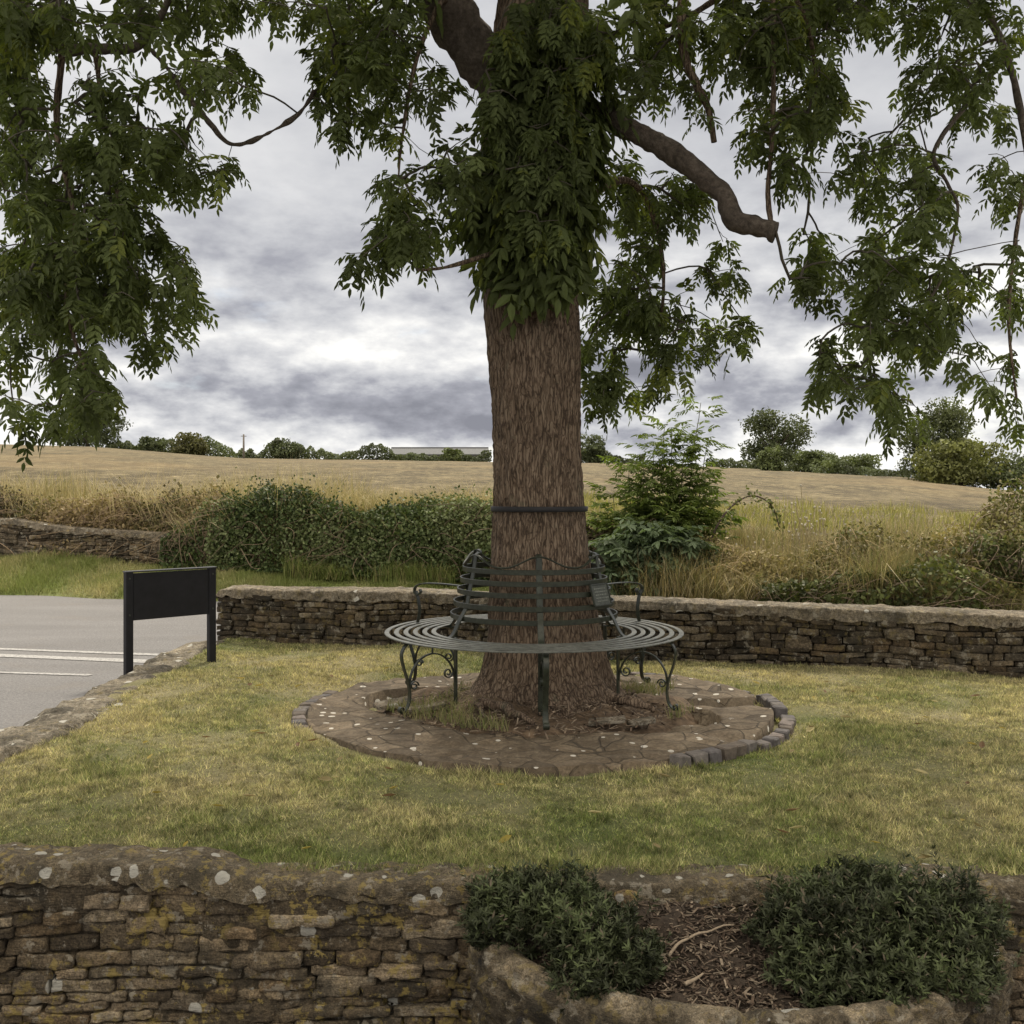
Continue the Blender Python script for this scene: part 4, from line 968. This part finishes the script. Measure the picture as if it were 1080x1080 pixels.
def lawn_grass():
    r = np.random.default_rng(33); N = 620000
    Y = np.exp(r.uniform(math.log(3.98), math.log(11.0), N)); X = r.uniform(-2.75, 1, N); X = -2.74+(X+2.75)/3.75*(np.minimum(.52*Y+.5, 6)+2.74)
    ok = (Y < wall_Y(X)-.0)&(np.hypot(X-PCX, Y-PCY) > PR-.015+.035*gn(np.stack([X, Y, 0*X], 1), 2, 9))&(X > -2.70+.05*np.sin(Y*1.1)-.03*(Y-6)/3+.03*gn(np.stack([X, Y, 0*X], 1), 1.5, 8))
    X, Y = X[ok], Y[ok]; n = len(X); g_ = green(X, Y)
    bare = gn(np.stack([X, Y, 0*X], 1), 1.7, 15); kp = (bare < 1.25) | (r.random(n) < .35); X, Y, g_ = X[kp], Y[kp], g_[kp]; n = len(X)
    k = np.clip(g_+r.normal(0, .30, n), 0, 1)[:, None]; c = (STRAW*(1-k)+GRN*k)*r.uniform(.5, 1.4, n)[:, None]*(1+.14*gn(np.stack([X, Y, 0*X], 1), 5, 21)+.17*gn(np.stack([X, Y, 0*X], 1), 13, 22)+.14*gn(np.stack([X, Y, 0*X], 1), 28, 23)).clip(.35, 1.7)[:, None]
    Q = np.stack([X, Y, 0*X], 1)
    h = r.uniform(.012, .034, n)*(1+.25*gn(Q, 1.3, 16)+.18*gn(Q, 9, 17)).clip(.35, 1.7)
    edge = np.hypot(X-PCX, Y-PCY) < PR+.09; h = np.where(edge, h*1.5, h); h = np.where(Y < 4.12, h*1.5, h)
    V, Fc, C = blades(np.stack([X, Y, lawn_h(X, Y)-.003], 1), h, .0036*(.6+Y/7), r.uniform(.35, .97, n), c, r)
    tag(mesh('lawn_grass', V, Fc, M_GRASS, loc=(0, 0, 0), col=C, smooth=False), kind='stuff')
    # verge across the lane
    N = 130000; u = r.uniform(-.62, .62, N); cc = r.uniform(13.22, 14.55, N); Y = strip_Y(cc, u); t = (cc-13.2)/1.2; X = u*Y
    Q = np.stack([X, Y, 0*X], 1); z = -.085+(zbase(u)+.085)*np.clip(t*1.25, 0, 1)**.75+.03*gn(Q, .7, 6)*np.clip(t*3, 0, 1); Yq = Y+.10*gn(Q, .5, 5)*(1-t)
    k = np.clip(.86+.2*gn(Q, .5, 77)+.15*gn(Q, 2, 78)+r.normal(0, .2, N), 0, 1)[:, None]; c = (STRAW*1.0*(1-k)+np.array((.20, .235, .075))*k)*r.uniform(.65, 1.25, N)[:, None]
    h = r.uniform(.04, .12, N)*(1+.2*gn(Q, .9, 18)).clip(.6, 1.6)*np.where(t > .85, 1.5, 1)
    V, Fc, C = blades(np.stack([X, Yq, z-.008], 1), h, np.full(N, .012), r.uniform(.1, .85, N), c, r)
    tag(mesh('verge_grass', V, Fc, M_GRASS, loc=(0, 0, 0), col=C, smooth=False), kind='stuff')
    # sparse tufts on the earth round the trunk
    N = 5200; a = r.uniform(-3.7, .5, N); q = r.uniform(.5, 1.05, N); X = TX+q*np.cos(a); Y = TY+q*np.sin(a)*.95; Q = np.stack([X, Y, 0*X], 1)
    kp = gn(Q, 1.5, 19)+np.where(X < TX-.2, .8, -.7) > .75; X, Y = X[kp], Y[kp]; n = len(X); k = r.uniform(0, 1, n)[:, None]
    V, Fc, C = blades(np.stack([X, Y, np.full(n, .04)], 1), r.uniform(.03, .12, n), np.full(n, .005), r.uniform(.2, .95, n), STRAW*.55*(1-k)+GRN*.75*k, r, 2)
    tag(mesh('tuft_grass', V, Fc, M_GRASS, loc=(0, 0, 0), col=C, smooth=False), kind='stuff')
lawn_grass()
def fallen():
    r = np.random.default_rng(44); n = 150; X = r.uniform(-2.5, 3.4, n); Y = r.uniform(4.1, 8.6, n); ok = (np.hypot(X-PCX, Y-PCY) > PR+.1)&(Y < wall_Y(X)-.2)&(np.abs(X) < .5*Y); X, Y = X[ok], Y[ok]; n = len(X)
    a = r.uniform(0, 6.28, n); d = unit(np.stack([np.cos(a), np.sin(a), r.normal(0, .2, n)], 1)); s = unit(np.cross(d, np.array((0, 0, 1.0))+r.normal(0, .3, (n, 3))))
    ln = r.uniform(.04, .085, n); V, Fc = leaflets(np.stack([X, Y, lawn_h(X, Y)+.03], 1), d, s, ln, ln*.4, .3)
    pal = np.array([(.36, .31, .16), (.30, .24, .06), (.16, .10, .055), (.22, .18, .09)]); c = pal[r.integers(4, size=n)]
    tag(mesh('fallen_leaves', V, Fc, M_GRASS, loc=(0, 0, 0), col=np.repeat(c, 7, 0), smooth=False), kind='stuff')
fallen()

# ------------------------------------------------------------------ hedges and rough growth beyond the lane
def leaf_cards(pts, out, size, col, r, flat=.5):
    """small pointed leaves, normals biased to `out`"""
    n = len(pts); nv = unit(out*flat+r.normal(0, .6, (n, 3))); d = unit(np.cross(nv, r.normal(size=(n, 3)))); d[:, 2] -= .25; d = unit(d); s = unit(np.cross(d, nv)); L = size[:, None]
    V = np.stack([pts-d*L*.5, pts+s*L*.36, pts+d*L*.55, pts-s*L*.36], 1).reshape(-1, 3)
    o = np.arange(n)[:, None]*4; return V, o+np.array([[0, 1, 2, 3]]), np.repeat(col, 4, 0)
def hedge(name, label, cat, px0, px1, c, hfun, dfun, n, size, pal, seed, stems=0, bulge=.22, zof=0.0, part='foliage', stemcol=(.16, .12, .08)):
    """an irregular bank of leaves along a line parallel to the lane, from pixel column px0 to px1"""
    r = np.random.default_rng(seed); px = r.uniform(px0, px1, n); u = (px-540)/F; Y = strip_Y(c, u); X = u*Y; zb = zbase(u)+zof
    h = hfun(px)*(1+.11*gn(np.stack([X, 0*X, 0*X], 1), .3, seed)+.025*gn(np.stack([X, 0*X, 0*X], 1), 1.8, seed+1)); dp = dfun(px)
    a = r.uniform(-.15, math.pi*.78, n); rad = r.uniform(.74, 1.0, n)+r.exponential(.05, n)*(r.random(n) < .4)
    Q = np.stack([X, np.cos(a), np.sin(a)], 1)
    rad = rad*(1+bulge*.5*gn(Q, .55, seed+2, 20)+bulge*.35*gn(Q, 1.4, seed+3, 20))
    off = np.sign(np.cos(a))*np.abs(np.cos(a))**.6*dp*rad; zz = np.clip(np.sin(a), 0, 1)**.75*h*rad+np.where(a < 0, 0, 0)
    pts = np.stack([X, Y+dp*.55-off, zb+zz+r.uniform(0, .05, n)], 1); out = np.stack([0*X, -np.cos(a), np.sin(a)], 1)
    mixv = np.clip(.5+.35*gn(pts, .45, seed+4)+r.normal(0, .25, n), 0, .999); k = mixv*(len(pal)-1); i = k.astype(int); f = (k-i)[:, None]; pal = np.array(pal)
    col = (pal[i]*(1-f)+pal[i+1]*f)*r.uniform(.65, 1.3, n)[:, None]
    um = ((px0+px1)/2-540)/F; Ym = strip_Y(c, um)
    t = thing(name, label, cat, (um*Ym, Ym+.3, float(zbase(um))))
    V, Fc, C = leaf_cards(pts, out, r.uniform(*size, n), col, r); mesh(part, V, Fc, M_HEDGE, t, col=C, smooth=False)
    if stems:
        mb = MB()
        for _ in range(stems):
            k = r.integers(n); e = pts[k]+np.array((0, -.06, .04)); s = np.array((e[0]+r.normal(0, .25), Y[k]+dp[k]*.5, zb[k])); m_ = (s+e)/2+np.array((r.normal(0, .12), -.12, .25*h[k])); 
            e2 = e+np.array((r.normal(0, .25), -.05, -r.uniform(.0, .3)))
            mb.add(*tube(smooth_line([s, m_, e, e2], 12), np.linspace(.008, .003, 12), 4, False), np.array(stemcol)*r.uniform(.5, 1.5))
        mb.build('stems', M_TWIG, t)
    return t
arr = np.array
one = lambda v: (lambda px: np.full(len(px), v))
IVY = [(.024, .038, .013), (.045, .068, .023), (.08, .11, .038), (.15, .175, .08)]
BRM = [(.05, .04, .022), (.085, .085, .03), (.14, .115, .05), (.25, .19, .10)]
hedge('ivy_hedge', 'dense dark ivy-covered hedge along the lane, left of the trunk', 'hedge', 222, 545, 14.15, lambda p_: np.interp(p_, [222, 260, 330, 420, 480, 545], [1.0, 1.2, 1.22, 1.0, .86, .78]), lambda p_: np.full(len(p_), .55), 38000, (.03, .065), IVY, 101, 160, .09)
hedge('bramble_hedge', 'tangle of brown and green brambles growing over the roadside wall', 'hedge', -170, 235, 14.62, lambda p_: np.interp(p_, [-170, 0, 120, 235], [1.22, 1.15, 1.08, 1.1]), lambda p_: np.full(len(p_), .5), 22000, (.03, .075), BRM, 111, 700, .12, part='foliage', stemcol=(.22, .16, .10))
hedge('trailing_ivy', 'ivy and bramble hanging down over the right end of the roadside wall', 'climber', 170, 262, 14.20, lambda p_: np.interp(p_, [170, 205, 262], [.3, .7, 1.0]), lambda p_: np.full(len(p_), .22), 4200, (.035, .07), IVY[1:]+[(.15, .12, .07)], 121, 60, .35)
hedge('low_undergrowth', 'rusty brown and green undergrowth just right of the trunk behind the bench', 'undergrowth', 600, 690, 13.9, lambda p_: np.interp(p_, [600, 690], [.95, .75]), lambda p_: np.full(len(p_), .4), 5000, (.03, .07), [(.05, .035, .02), (.09, .10, .035), (.17, .11, .06), (.10, .13, .05)], 131, 120, .35)
hedge('low_weeds', 'low dark green weeds at the foot of the dry grass on the right', 'undergrowth', 800, 1180, 12.9, lambda p_: np.interp(p_, [800, 880, 1000, 1180], [.22, .36, .42, .42]), lambda p_: np.full(len(p_), .5), 8000, (.03, .075), [(.05, .06, .02), (.09, .105, .032), (.14, .15, .05), (.22, .19, .08)], 141, 160, .55, zof=-.05)
hedge('verge_bush', 'rounded light green bush at the right end of the far verge', 'bush', 1030, 1230, 13.3, lambda p_: np.interp(p_, [1030, 1050, 1080, 1230], [1.0, 1.22, 1.30, 1.35]), lambda p_: np.full(len(p_), .7), 12000, (.03, .065), [(.05, .055, .02), (.10, .125, .04), (.15, .155, .06), (.24, .21, .11)], 151, 120, .3, zof=-.05)
hedge('weed_bank', 'sandy tan weed bank between the dry grass and the rounded bush at the right', 'undergrowth', 700, 1050, 13.6, lambda p_: np.interp(p_, [700, 800, 900, 980, 1050], [.62, .70, .75, .72, .85]), lambda p_: np.full(len(p_), .55), 20000, (.022, .06), [(.10, .085, .035), (.15, .15, .055), (.26, .21, .10), (.36, .30, .17)], 161, 420, .45, zof=-.03, stemcol=(.30, .23, .13))

def tall_grass(name, px0, px1, c0, c1, n, h, seed, pal, zf, w=.009, tangle=False):
    r = np.random.default_rng(seed); px = r.uniform(px0, px1, n)*.5+r.uniform(px0, px1, n)*.5 if tangle else r.uniform(px0, px1, n); u = (px-540)/F; c = r.uniform(c0, c1, n); Y = strip_Y(c, u); X = u*Y; Q = np.stack([X, Y, 0*X], 1)
    kp = gn(Q, .6, seed)+r.normal(0, .6, n) > -.9; px, u, c, Y, X, Q = px[kp], u[kp], c[kp], Y[kp], X[kp], Q[kp]; n = len(px)
    z = zf(u, Y); pal = np.array(pal); col = pal[r.integers(len(pal), size=n)]*r.uniform(.7, 1.25, n)[:, None]
    hh = r.uniform(*h, n)*(1+.25*gn(Q, .45, seed+1)).clip(.4, 1.6)
    V, Fc, C = blades(np.stack([X, Y, z], 1), hh, np.full(n, w), np.clip(r.uniform(.1, .85, n)*(1.35 if tangle else 1)+.25*gn(Q, .8, seed+5), .05, 1.35), col, r, 2)
    return tag(mesh(name, V, Fc, M_GRASS, loc=(0, 0, 0), col=C, smooth=False), kind='stuff')
DRY = [(.46, .385, .21), (.36, .29, .15), (.52, .45, .28), (.28, .24, .10), (.20, .20, .07)]
DRYG = [(.36, .31, .16), (.22, .21, .085), (.15, .17, .06), (.30, .27, .13), (.20, .15, .085)]
fz = lambda u, Y: field_z(u, Y)-.02
tall_grass('dry_grass', -200, 520, 14.75, 16.0, 17000, (.3, .72), 201, DRY, fz)
tall_grass('dry_grass', 190, 545, 14.3, 14.75, 1900, (1.0, 1.5), 209, DRY[:4], lambda u, Y: zbase(u)-.05, .007)
tall_grass('dry_grass', -200, 300, 14.55, 14.9, 2600, (.6, 1.0), 208, DRY[:3], lambda u, Y: zfield0(u)-.25, .007)
tall_grass('dry_grass', 290, 545, 14.6, 15.6, 8000, (.25, .62), 202, DRY, fz)
tall_grass('dry_grass', 600, 1060, 14.9, 17.5, 15000, (.14, .42), 203, DRYG+[(.42, .34, .2)], fz)
tall_grass('dry_grass', 640, 1010, 12.95, 14.2, 13000, (.25, .85), 204, DRY+[(.34, .27, .10), (.12, .10, .05), (.2, .2, .07)], lambda u, Y: zbase(u)-.05, .007, True)
tall_grass('dry_grass', 820, 1180, 12.75, 13.6, 9000, (.2, .6), 205, DRYG, lambda u, Y: zbase(u)-.05, .008, True)
tall_grass('long_verge_grass', 300, 480, 13.72, 14.0, 3000, (.12, .42), 206, [(.15, .19, .05), (.19, .22, .07), (.11, .14, .04), (.28, .26, .11)], lambda u, Y: zbase(u)-.06, .010)
tall_grass('field_edge_grass', 520, 1080, 19, 27, 9000, (.15, .35), 207, [(.26, .26, .07), (.34, .30, .13), (.2, .2, .06)], fz, .018)

# white thistle heads in the weeds
def thistles():
    r = np.random.default_rng(61); pts = []; mb = MB()
    for k in range(90):
        px = r.normal(850, 14) if k < 40 else r.uniform(760, 1000); u = (px-540)/F; Y = strip_Y(r.uniform(13.6, 14.6), u); z = EYE-(r.normal(548, 14) if k < 40 else r.normal(575, 14))*Y/F+HOR*Y/F
        V, Fc = stone_shape(.010, .010, .010, k, .3, .9), TF; mb.add(V[:, :]+(u*Y, Y, z), Fc, (.46, .42, .33))
        mb.add(*tube(np.array([(u*Y, Y, z), (u*Y+r.normal(0, .05), Y, z-.3), (u*Y+r.normal(0, .1), Y+.05, .3)]), .004, 4, False), (.3, .25, .14))
    tag(mb.build('seed_heads', attr_mat('seed_heads', .95)), kind='stuff')
thistles()

# ash sapling and elder by the trunk
def sapling():
    r = np.random.default_rng(71); Yb = 13.7; t = thing('ash_sapling', 'slender young ash sapling with several stems and bright feathery leaves, right of the trunk', 'tree', (*P(695, 600, Yb)[:2], .15))
    bs, ds, Ls = [], [], []
    for (x0, x1, top, Yq) in ((668, 664, 490, 13.9), (682, 690, 470, 13.6), (690, 700, 450, 13.7), (706, 712, 455, 13.8), (716, 738, 425, 13.7), (728, 745, 470, 13.8), (700, 676, 480, 13.5), (712, 725, 478, 13.5), (655, 648, 520, 13.8)):
        l = smooth_line([P(x0, 600, Yq), P((x0*2+x1)/3, 560, Yq), P((x0+x1)/2, (600+top)/2, Yq), P(x1, top, Yq)], 40); l += np.cumsum(r.normal(0, .004, (40, 3)), 0)
        V, Fc = tube(l, np.linspace(.016, .004, 40), 6); mesh('trunk', V, Fc, M_TWIG, t, col=np.broadcast_to((.09, .085, .05), (len(V), 3)))
        for k in range(10, 40, 1):
            for s in range(6 if k < 34 else 3):
                a = r.uniform(0, 6.28); sidel = r.uniform(0, .40)*(.35+.65*math.sin(math.pi*min(1, k/34))); q = l[k]+np.array((math.cos(a)*sidel, math.sin(a)*sidel, r.uniform(-.05, .12)))
                bs.append(q); ds.append(np.array((math.cos(a), math.sin(a), r.uniform(-.1, .6)))); Ls.append(r.uniform(.15, .27))
    V, Fc, ow = pinnate(np.array(bs), np.array(ds), np.array(Ls), r, 4, .12, .36, .40)
    c = np.array((.115, .15, .042))*(1+.25*r.normal(0, 1, len(bs)).clip(-2, 2))[ow][:, None]
    mesh('crown', V, Fc, M_LEAF, t, col=np.repeat(c, 7, 0), smooth=False)
sapling()
def elder():
    r = np.random.default_rng(81); t = thing('leafy_bush', 'dark blue-green bushy shrub under the young ash sapling, behind the wall', 'bush', (*P(690, 620, 13.4)[:2], .05))
    bs, ds, Ls, tn = [], [], [], []
    for _ in range(1500):
        px = r.normal(690, 36); hgt = max(0, 1-((px-688)/72)**2)
        py = 622-r.uniform(-.1, 1)*70*math.sqrt(hgt); dz = r.uniform(0, 1)
        if abs(px-688) > 66: continue
        q = P(px, py, 12.85+.5*dz); q[2] = max(q[2], .12); a = r.uniform(0, 6.28); bs.append(q); ds.append(np.array((math.cos(a), math.sin(a)-.5, r.uniform(-.3, .4)))); Ls.append(r.uniform(.18, .34)); tn.append(r.normal(0, 1))
    V, Fc, ow = pinnate(np.array(bs), np.array(ds), np.array(Ls), r, 3, .15, .42, .44)
    c = np.array((.125, .165, .095))*(1+.28*np.array(tn).clip(-2, 2.2))[ow][:, None]
    mesh('foliage', V, Fc, M_LEAF, t, col=np.repeat(c, 7, 0), smooth=False)
    mb = MB()
    for _ in range(40):
        e = bs[r.integers(len(bs))]; s = np.array((P(690, 620, 13.5)[0]+r.normal(0, .15), 13.6, .05)); mb.add(*tube(smooth_line([s, (s+e)/2+(0, 0, .15), e], 8), np.linspace(.012, .004, 8), 5, False), (.09, .07, .05))
    mb.build('stems', M_TWIG, t)
elder()
def cane(label, pts, rd, seed):
    r = np.random.default_rng(seed); l = smooth_line(pts, 50); t = thing('bramble_cane', label, 'bramble', tuple(l[0]))
    V, Fc = tube(l, np.linspace(rd, rd*.5, 50), 6); mesh('stem', V, Fc, M_TWIG, t, col=np.broadcast_to((.075, .05, .045), (len(V), 3)))
    n = 160; k = r.integers(4, 50, n); V, Fc, C = leaf_cards(l[k]+r.normal(0, .05, (n, 3)), np.tile((0, -.3, 1.0), (n, 1)), r.uniform(.03, .07, n), np.array((.12, .135, .045))*r.uniform(.6, 1.4, n)[:, None], r); mesh('leaves', V, Fc, M_HEDGE, t, col=C, smooth=False)
cane('long reddish bramble cane arching high over the dry grass', [P(745, 580, 13.2), P(762, 545, 13.2), P(783, 526, 13.3), P(800, 524, 13.3), P(815, 535, 13.3), P(822, 556, 13.3)], .014, 1)
cane('thin bramble stem bowing low above the weeds right of the tall arch', [P(870, 600, 13.2), P(885, 570, 13.2), P(905, 563, 13.2), P(925, 578, 13.2)], .009, 2)

# ------------------------------------------------------------------ far trees, hedgerow, pole and shed roof
def blob_cloud(lobes, n, r, shell=.55):
    w = np.array([l[3]*l[5] for l in lobes]); w /= w.sum(); i = r.choice(len(lobes), n, p=w); L = np.array(lobes)[i]; v = unit(r.normal(size=(n, 3)))
    q = r.uniform(shell, 1, n)**.6; q *= 1+.14*gn(v*1.0+L[:, :3]*.37, .8, 5)+.10*gn(v+L[:, :3], 2.0, 6)
    return L[:, :3]+v*L[:, 3:]*q[:, None], v
def far_tree(name, label, px, base, Y, w, h, seed, colr, n=5000, trunk_h=.05, group='trees along the far field edge', lean=0.0, round_=1.0):
    """px = centre column, base = row of its foot, w,h in pixels of the photo"""
    r = np.random.default_rng(seed); b0 = P(px, base+2, Y); s = Y/F; W, Hh = w*s*1.14, h*s*1.05
    t = thing(name, label, 'tree', tuple(b0-np.array((0, 0, .3))), group)
    lobes = [(b0[0], Y, b0[2]+Hh*.58, W*.36, W*.34, Hh*.36)]
    for k in range(17):
        a = r.uniform(0, 6.28); e = r.uniform(-1.0, 1.0); rr = math.sqrt(max(0, 1-(e*.85)**2)); sc = r.uniform(.15, .27)
        lobes.append((b0[0]+W*.36*rr*math.cos(a)+lean*W*e*.2, Y+W*.34*rr*math.sin(a), b0[2]+Hh*(.54+.34*e), W*sc, W*sc, Hh*sc*.85))
    for k in range(7):
        a = 6.28*k/7+r.uniform(-.3, .3); sc = r.uniform(.14, .20); lobes.append((b0[0]+W*.33*math.cos(a), Y+W*.3*math.sin(a), b0[2]+Hh*r.uniform(.16, .30), W*sc, W*sc, Hh*.17))
    pts, v = blob_cloud(lobes, n, r, .5); pts[:, 2] = np.maximum(pts[:, 2], b0[2]+Hh*trunk_h*r.uniform(.2, 1.2, n))
    pal = np.array(colr); tone = .22*gn(pts, 1.2/W*2, seed+1)+r.normal(0, .18, n); col = pal*(1+tone).clip(.4, 1.9)[:, None]
    V, Fc, C = leaf_cards(pts, v, np.full(n, max(W*.036, 2.6*s))*r.uniform(.7, 1.4, n), col, r, .6)
    mesh('crown', V, Fc, M_FAR, t, col=C, smooth=False)
    V, Fc = tube(smooth_line([b0-(0, 0, .5), b0+(0, 0, Hh*.25), b0+(W*.03, 0, Hh*.6)], 10), np.linspace(W*.035, W*.015, 10), 8); mb = MB(); mb.add(V, Fc, (.07, .06, .045))
    for k in range(6):
        a = r.uniform(0, 6.28); mb.add(*tube(smooth_line([b0+(0, 0, Hh*.2), b0+(math.cos(a)*W*.15, math.sin(a)*W*.15, Hh*.42), b0+(math.cos(a)*W*.32, math.sin(a)*W*.32, Hh*r.uniform(.5, .8))], 8), np.linspace(W*.014, W*.006, 8), 5, False), (.07, .06, .045))
    mb.build('trunk', M_TWIG, t); return t
DG = (.075, .090, .045); MG = (.095, .115, .048); YG = (.14, .15, .055)
far_tree('far_tree', 'spreading dark tree on the left skyline, half behind the hanging ash leaves', 92, 474, 175, 62, 46, 1, DG, 5200)
far_tree('far_tree', 'small pointed tree in the hedgerow, second from the left skyline tree', 160, 480, 178, 22, 20, 2, DG, 1800)
far_tree('far_tree', 'bronze-green rounded hedgerow tree left of the telegraph pole', 200, 482, 176, 34, 28, 3, (.085, .085, .035), 2600)
far_tree('far_tree', 'thin-topped hedgerow tree right of the telegraph pole', 302, 484, 178, 30, 22, 4, DG, 2200)
far_tree('far_tree', 'small hedgerow tree standing in front of the pale shed roof', 476, 489, 172, 18, 17, 5, MG, 1700)
far_tree('far_tree', 'tree close to the right edge of the trunk on the skyline', 622, 489, 168, 30, 30, 6, DG, 2600)
far_tree('far_tree', 'tall round dark tree standing alone on the right skyline', 818, 494, 145, 62, 58, 7, DG, 8000)
far_tree('far_tree', 'small rounded green tree at the left foot of the tall skyline tree', 814, 497, 120, 24, 26, 8, MG, 2200)
far_tree('far_tree', 'large tree at the right, partly behind the hanging leaves', 986, 508, 80, 66, 78, 9, (.085, .10, .046), 12000)
far_tree('far_tree', 'broad yellowish-green bushy tree in front of the large right-hand tree', 1015, 514, 70, 84, 52, 10, YG, 9000, .02)
far_tree('far_tree', 'low dark tree at the right edge of the photo', 1068, 514, 68, 60, 36, 11, DG, 4500, .02)
far_tree('far_tree', 'low green bush-like tree left of the wide hedgerow gap', 900, 499, 108, 52, 20, 12, MG, 3600, .02)
far_tree('far_tree', 'pale green clump right of the tall skyline tree', 858, 497, 118, 40, 22, 13, MG, 3000, .02)
def hedgerow():
    r = np.random.default_rng(91); n = 30000; px = np.concatenate([r.uniform(112, 518, n*6//10), r.uniform(606, 680, n//10), r.uniform(745, 960, n*3//10), r.uniform(960, 1130, n//10)]); n = len(px); u = (px-540)/F
    D = np.interp(px, EPX, EYD); Y = D*r.uniform(1.0, 1.02, n); b = np.interp(px, EPX, EYP)
    X = u*Y; top = np.interp(px, [112, 140, 200, 260, 330, 400, 420, 450, 460, 520, 606, 640, 680, 745, 760, 800, 850, 870, 960, 990, 1130], [3, 10, 13, 14, 13, 12, 7, 8, 9, 8, 16, 10, 8, 9, 8, 10, 11, 12, 8, 18, 24])*(1+.22*gn(np.stack([px*.05, 0*px, 0*px], 1), .6, 5)+.15*gn(np.stack([px*.05, 0*px, 0*px], 1), 2, 6)).clip(.3, 1.8)
    py = b+9-(top+8)*r.uniform(0, 1, n)**.75; pts = np.stack([X, Y, EYE-(py-HOR)/F*Y], 1)
    col = np.array(DG)*(1+.25*gn(pts, .12, 7)+r.normal(0, .2, n)).clip(.4, 1.9)[:, None]
    V, Fc, C = leaf_cards(pts, np.tile((0, -.7, .7), (n, 1)), Y/F*2.4*r.uniform(.7, 1.4, n), col, r, .6)
    tag(mesh('far_hedgerow', V, Fc, M_FAR, loc=(0, 0, 0), col=C, smooth=False), kind='stuff')
hedgerow()
pb = P(257, 484, 170); t = thing('telegraph_pole', 'thin wooden telegraph pole rising above the distant hedgerow', 'pole', tuple(pb))
mesh('pole_shaft', *tube(np.array([pb-(0, 0, .5), pb+(0, 0, 2), P(257, 458, 170)]), [.17, .16, .13], 8), plain('pole_wood', (.16, .14, .12), .9), t)
mesh('crossbar', *box(P(257, 460, 170), (.9, .1, .1), .3, .01), plain('pole_bar', (.12, .11, .1), .9), t, smooth=False)
def shed():
    Y = 260; a, b = P(412, 487, Y), P(513, 487, Y); s = Y/F; z1 = P(0, 479, Y)[2]; z2 = P(0, 471.5, Y)[2]
    t = thing('farm_shed', 'long low farm shed with pale grey roof behind the hedgerow', 'building', ((a[0]+b[0])/2, Y+5, a[2]-1)); w = b[0]-a[0]
    mesh('wall', *box(((a[0]+b[0])/2, Y+5, (a[2]-1+z1)/2), (w, 10, z1-a[2]+1), 0, .05), plain('shed_wall', (.16, .165, .165), .8), t, smooth=False)
    x0, x1 = a[0]-.4, b[0]+.4; V = np.array([(x0, Y-.5, z1), (x1, Y-.5, z1), (x1, Y+5, z2), (x0, Y+5, z2), (x0, Y+10.5, z1), (x1, Y+10.5, z1), (x0, Y-.5, z1-.25), (x1, Y-.5, z1-.25), (x0, Y+10.5, z1-.25), (x1, Y+10.5, z1-.25)])
    mesh('roof', V, [np.array([(0, 1, 2, 3), (3, 2, 5, 4), (6, 7, 1, 0), (4, 5, 9, 8)]), np.array([(0, 3, 4, 8, 6), (1, 7, 9, 5, 2)])], plain('shed_roof', (.105, .11, .115), .8, 0, .2, 2), t, smooth=False)
    mesh('ridge_cap', *box(((a[0]+b[0])/2, Y+5, z2+.1), (w+.8, .5, .2), 0, .03), plain('ridge', (.10, .10, .10), .8), t, smooth=False)
shed()
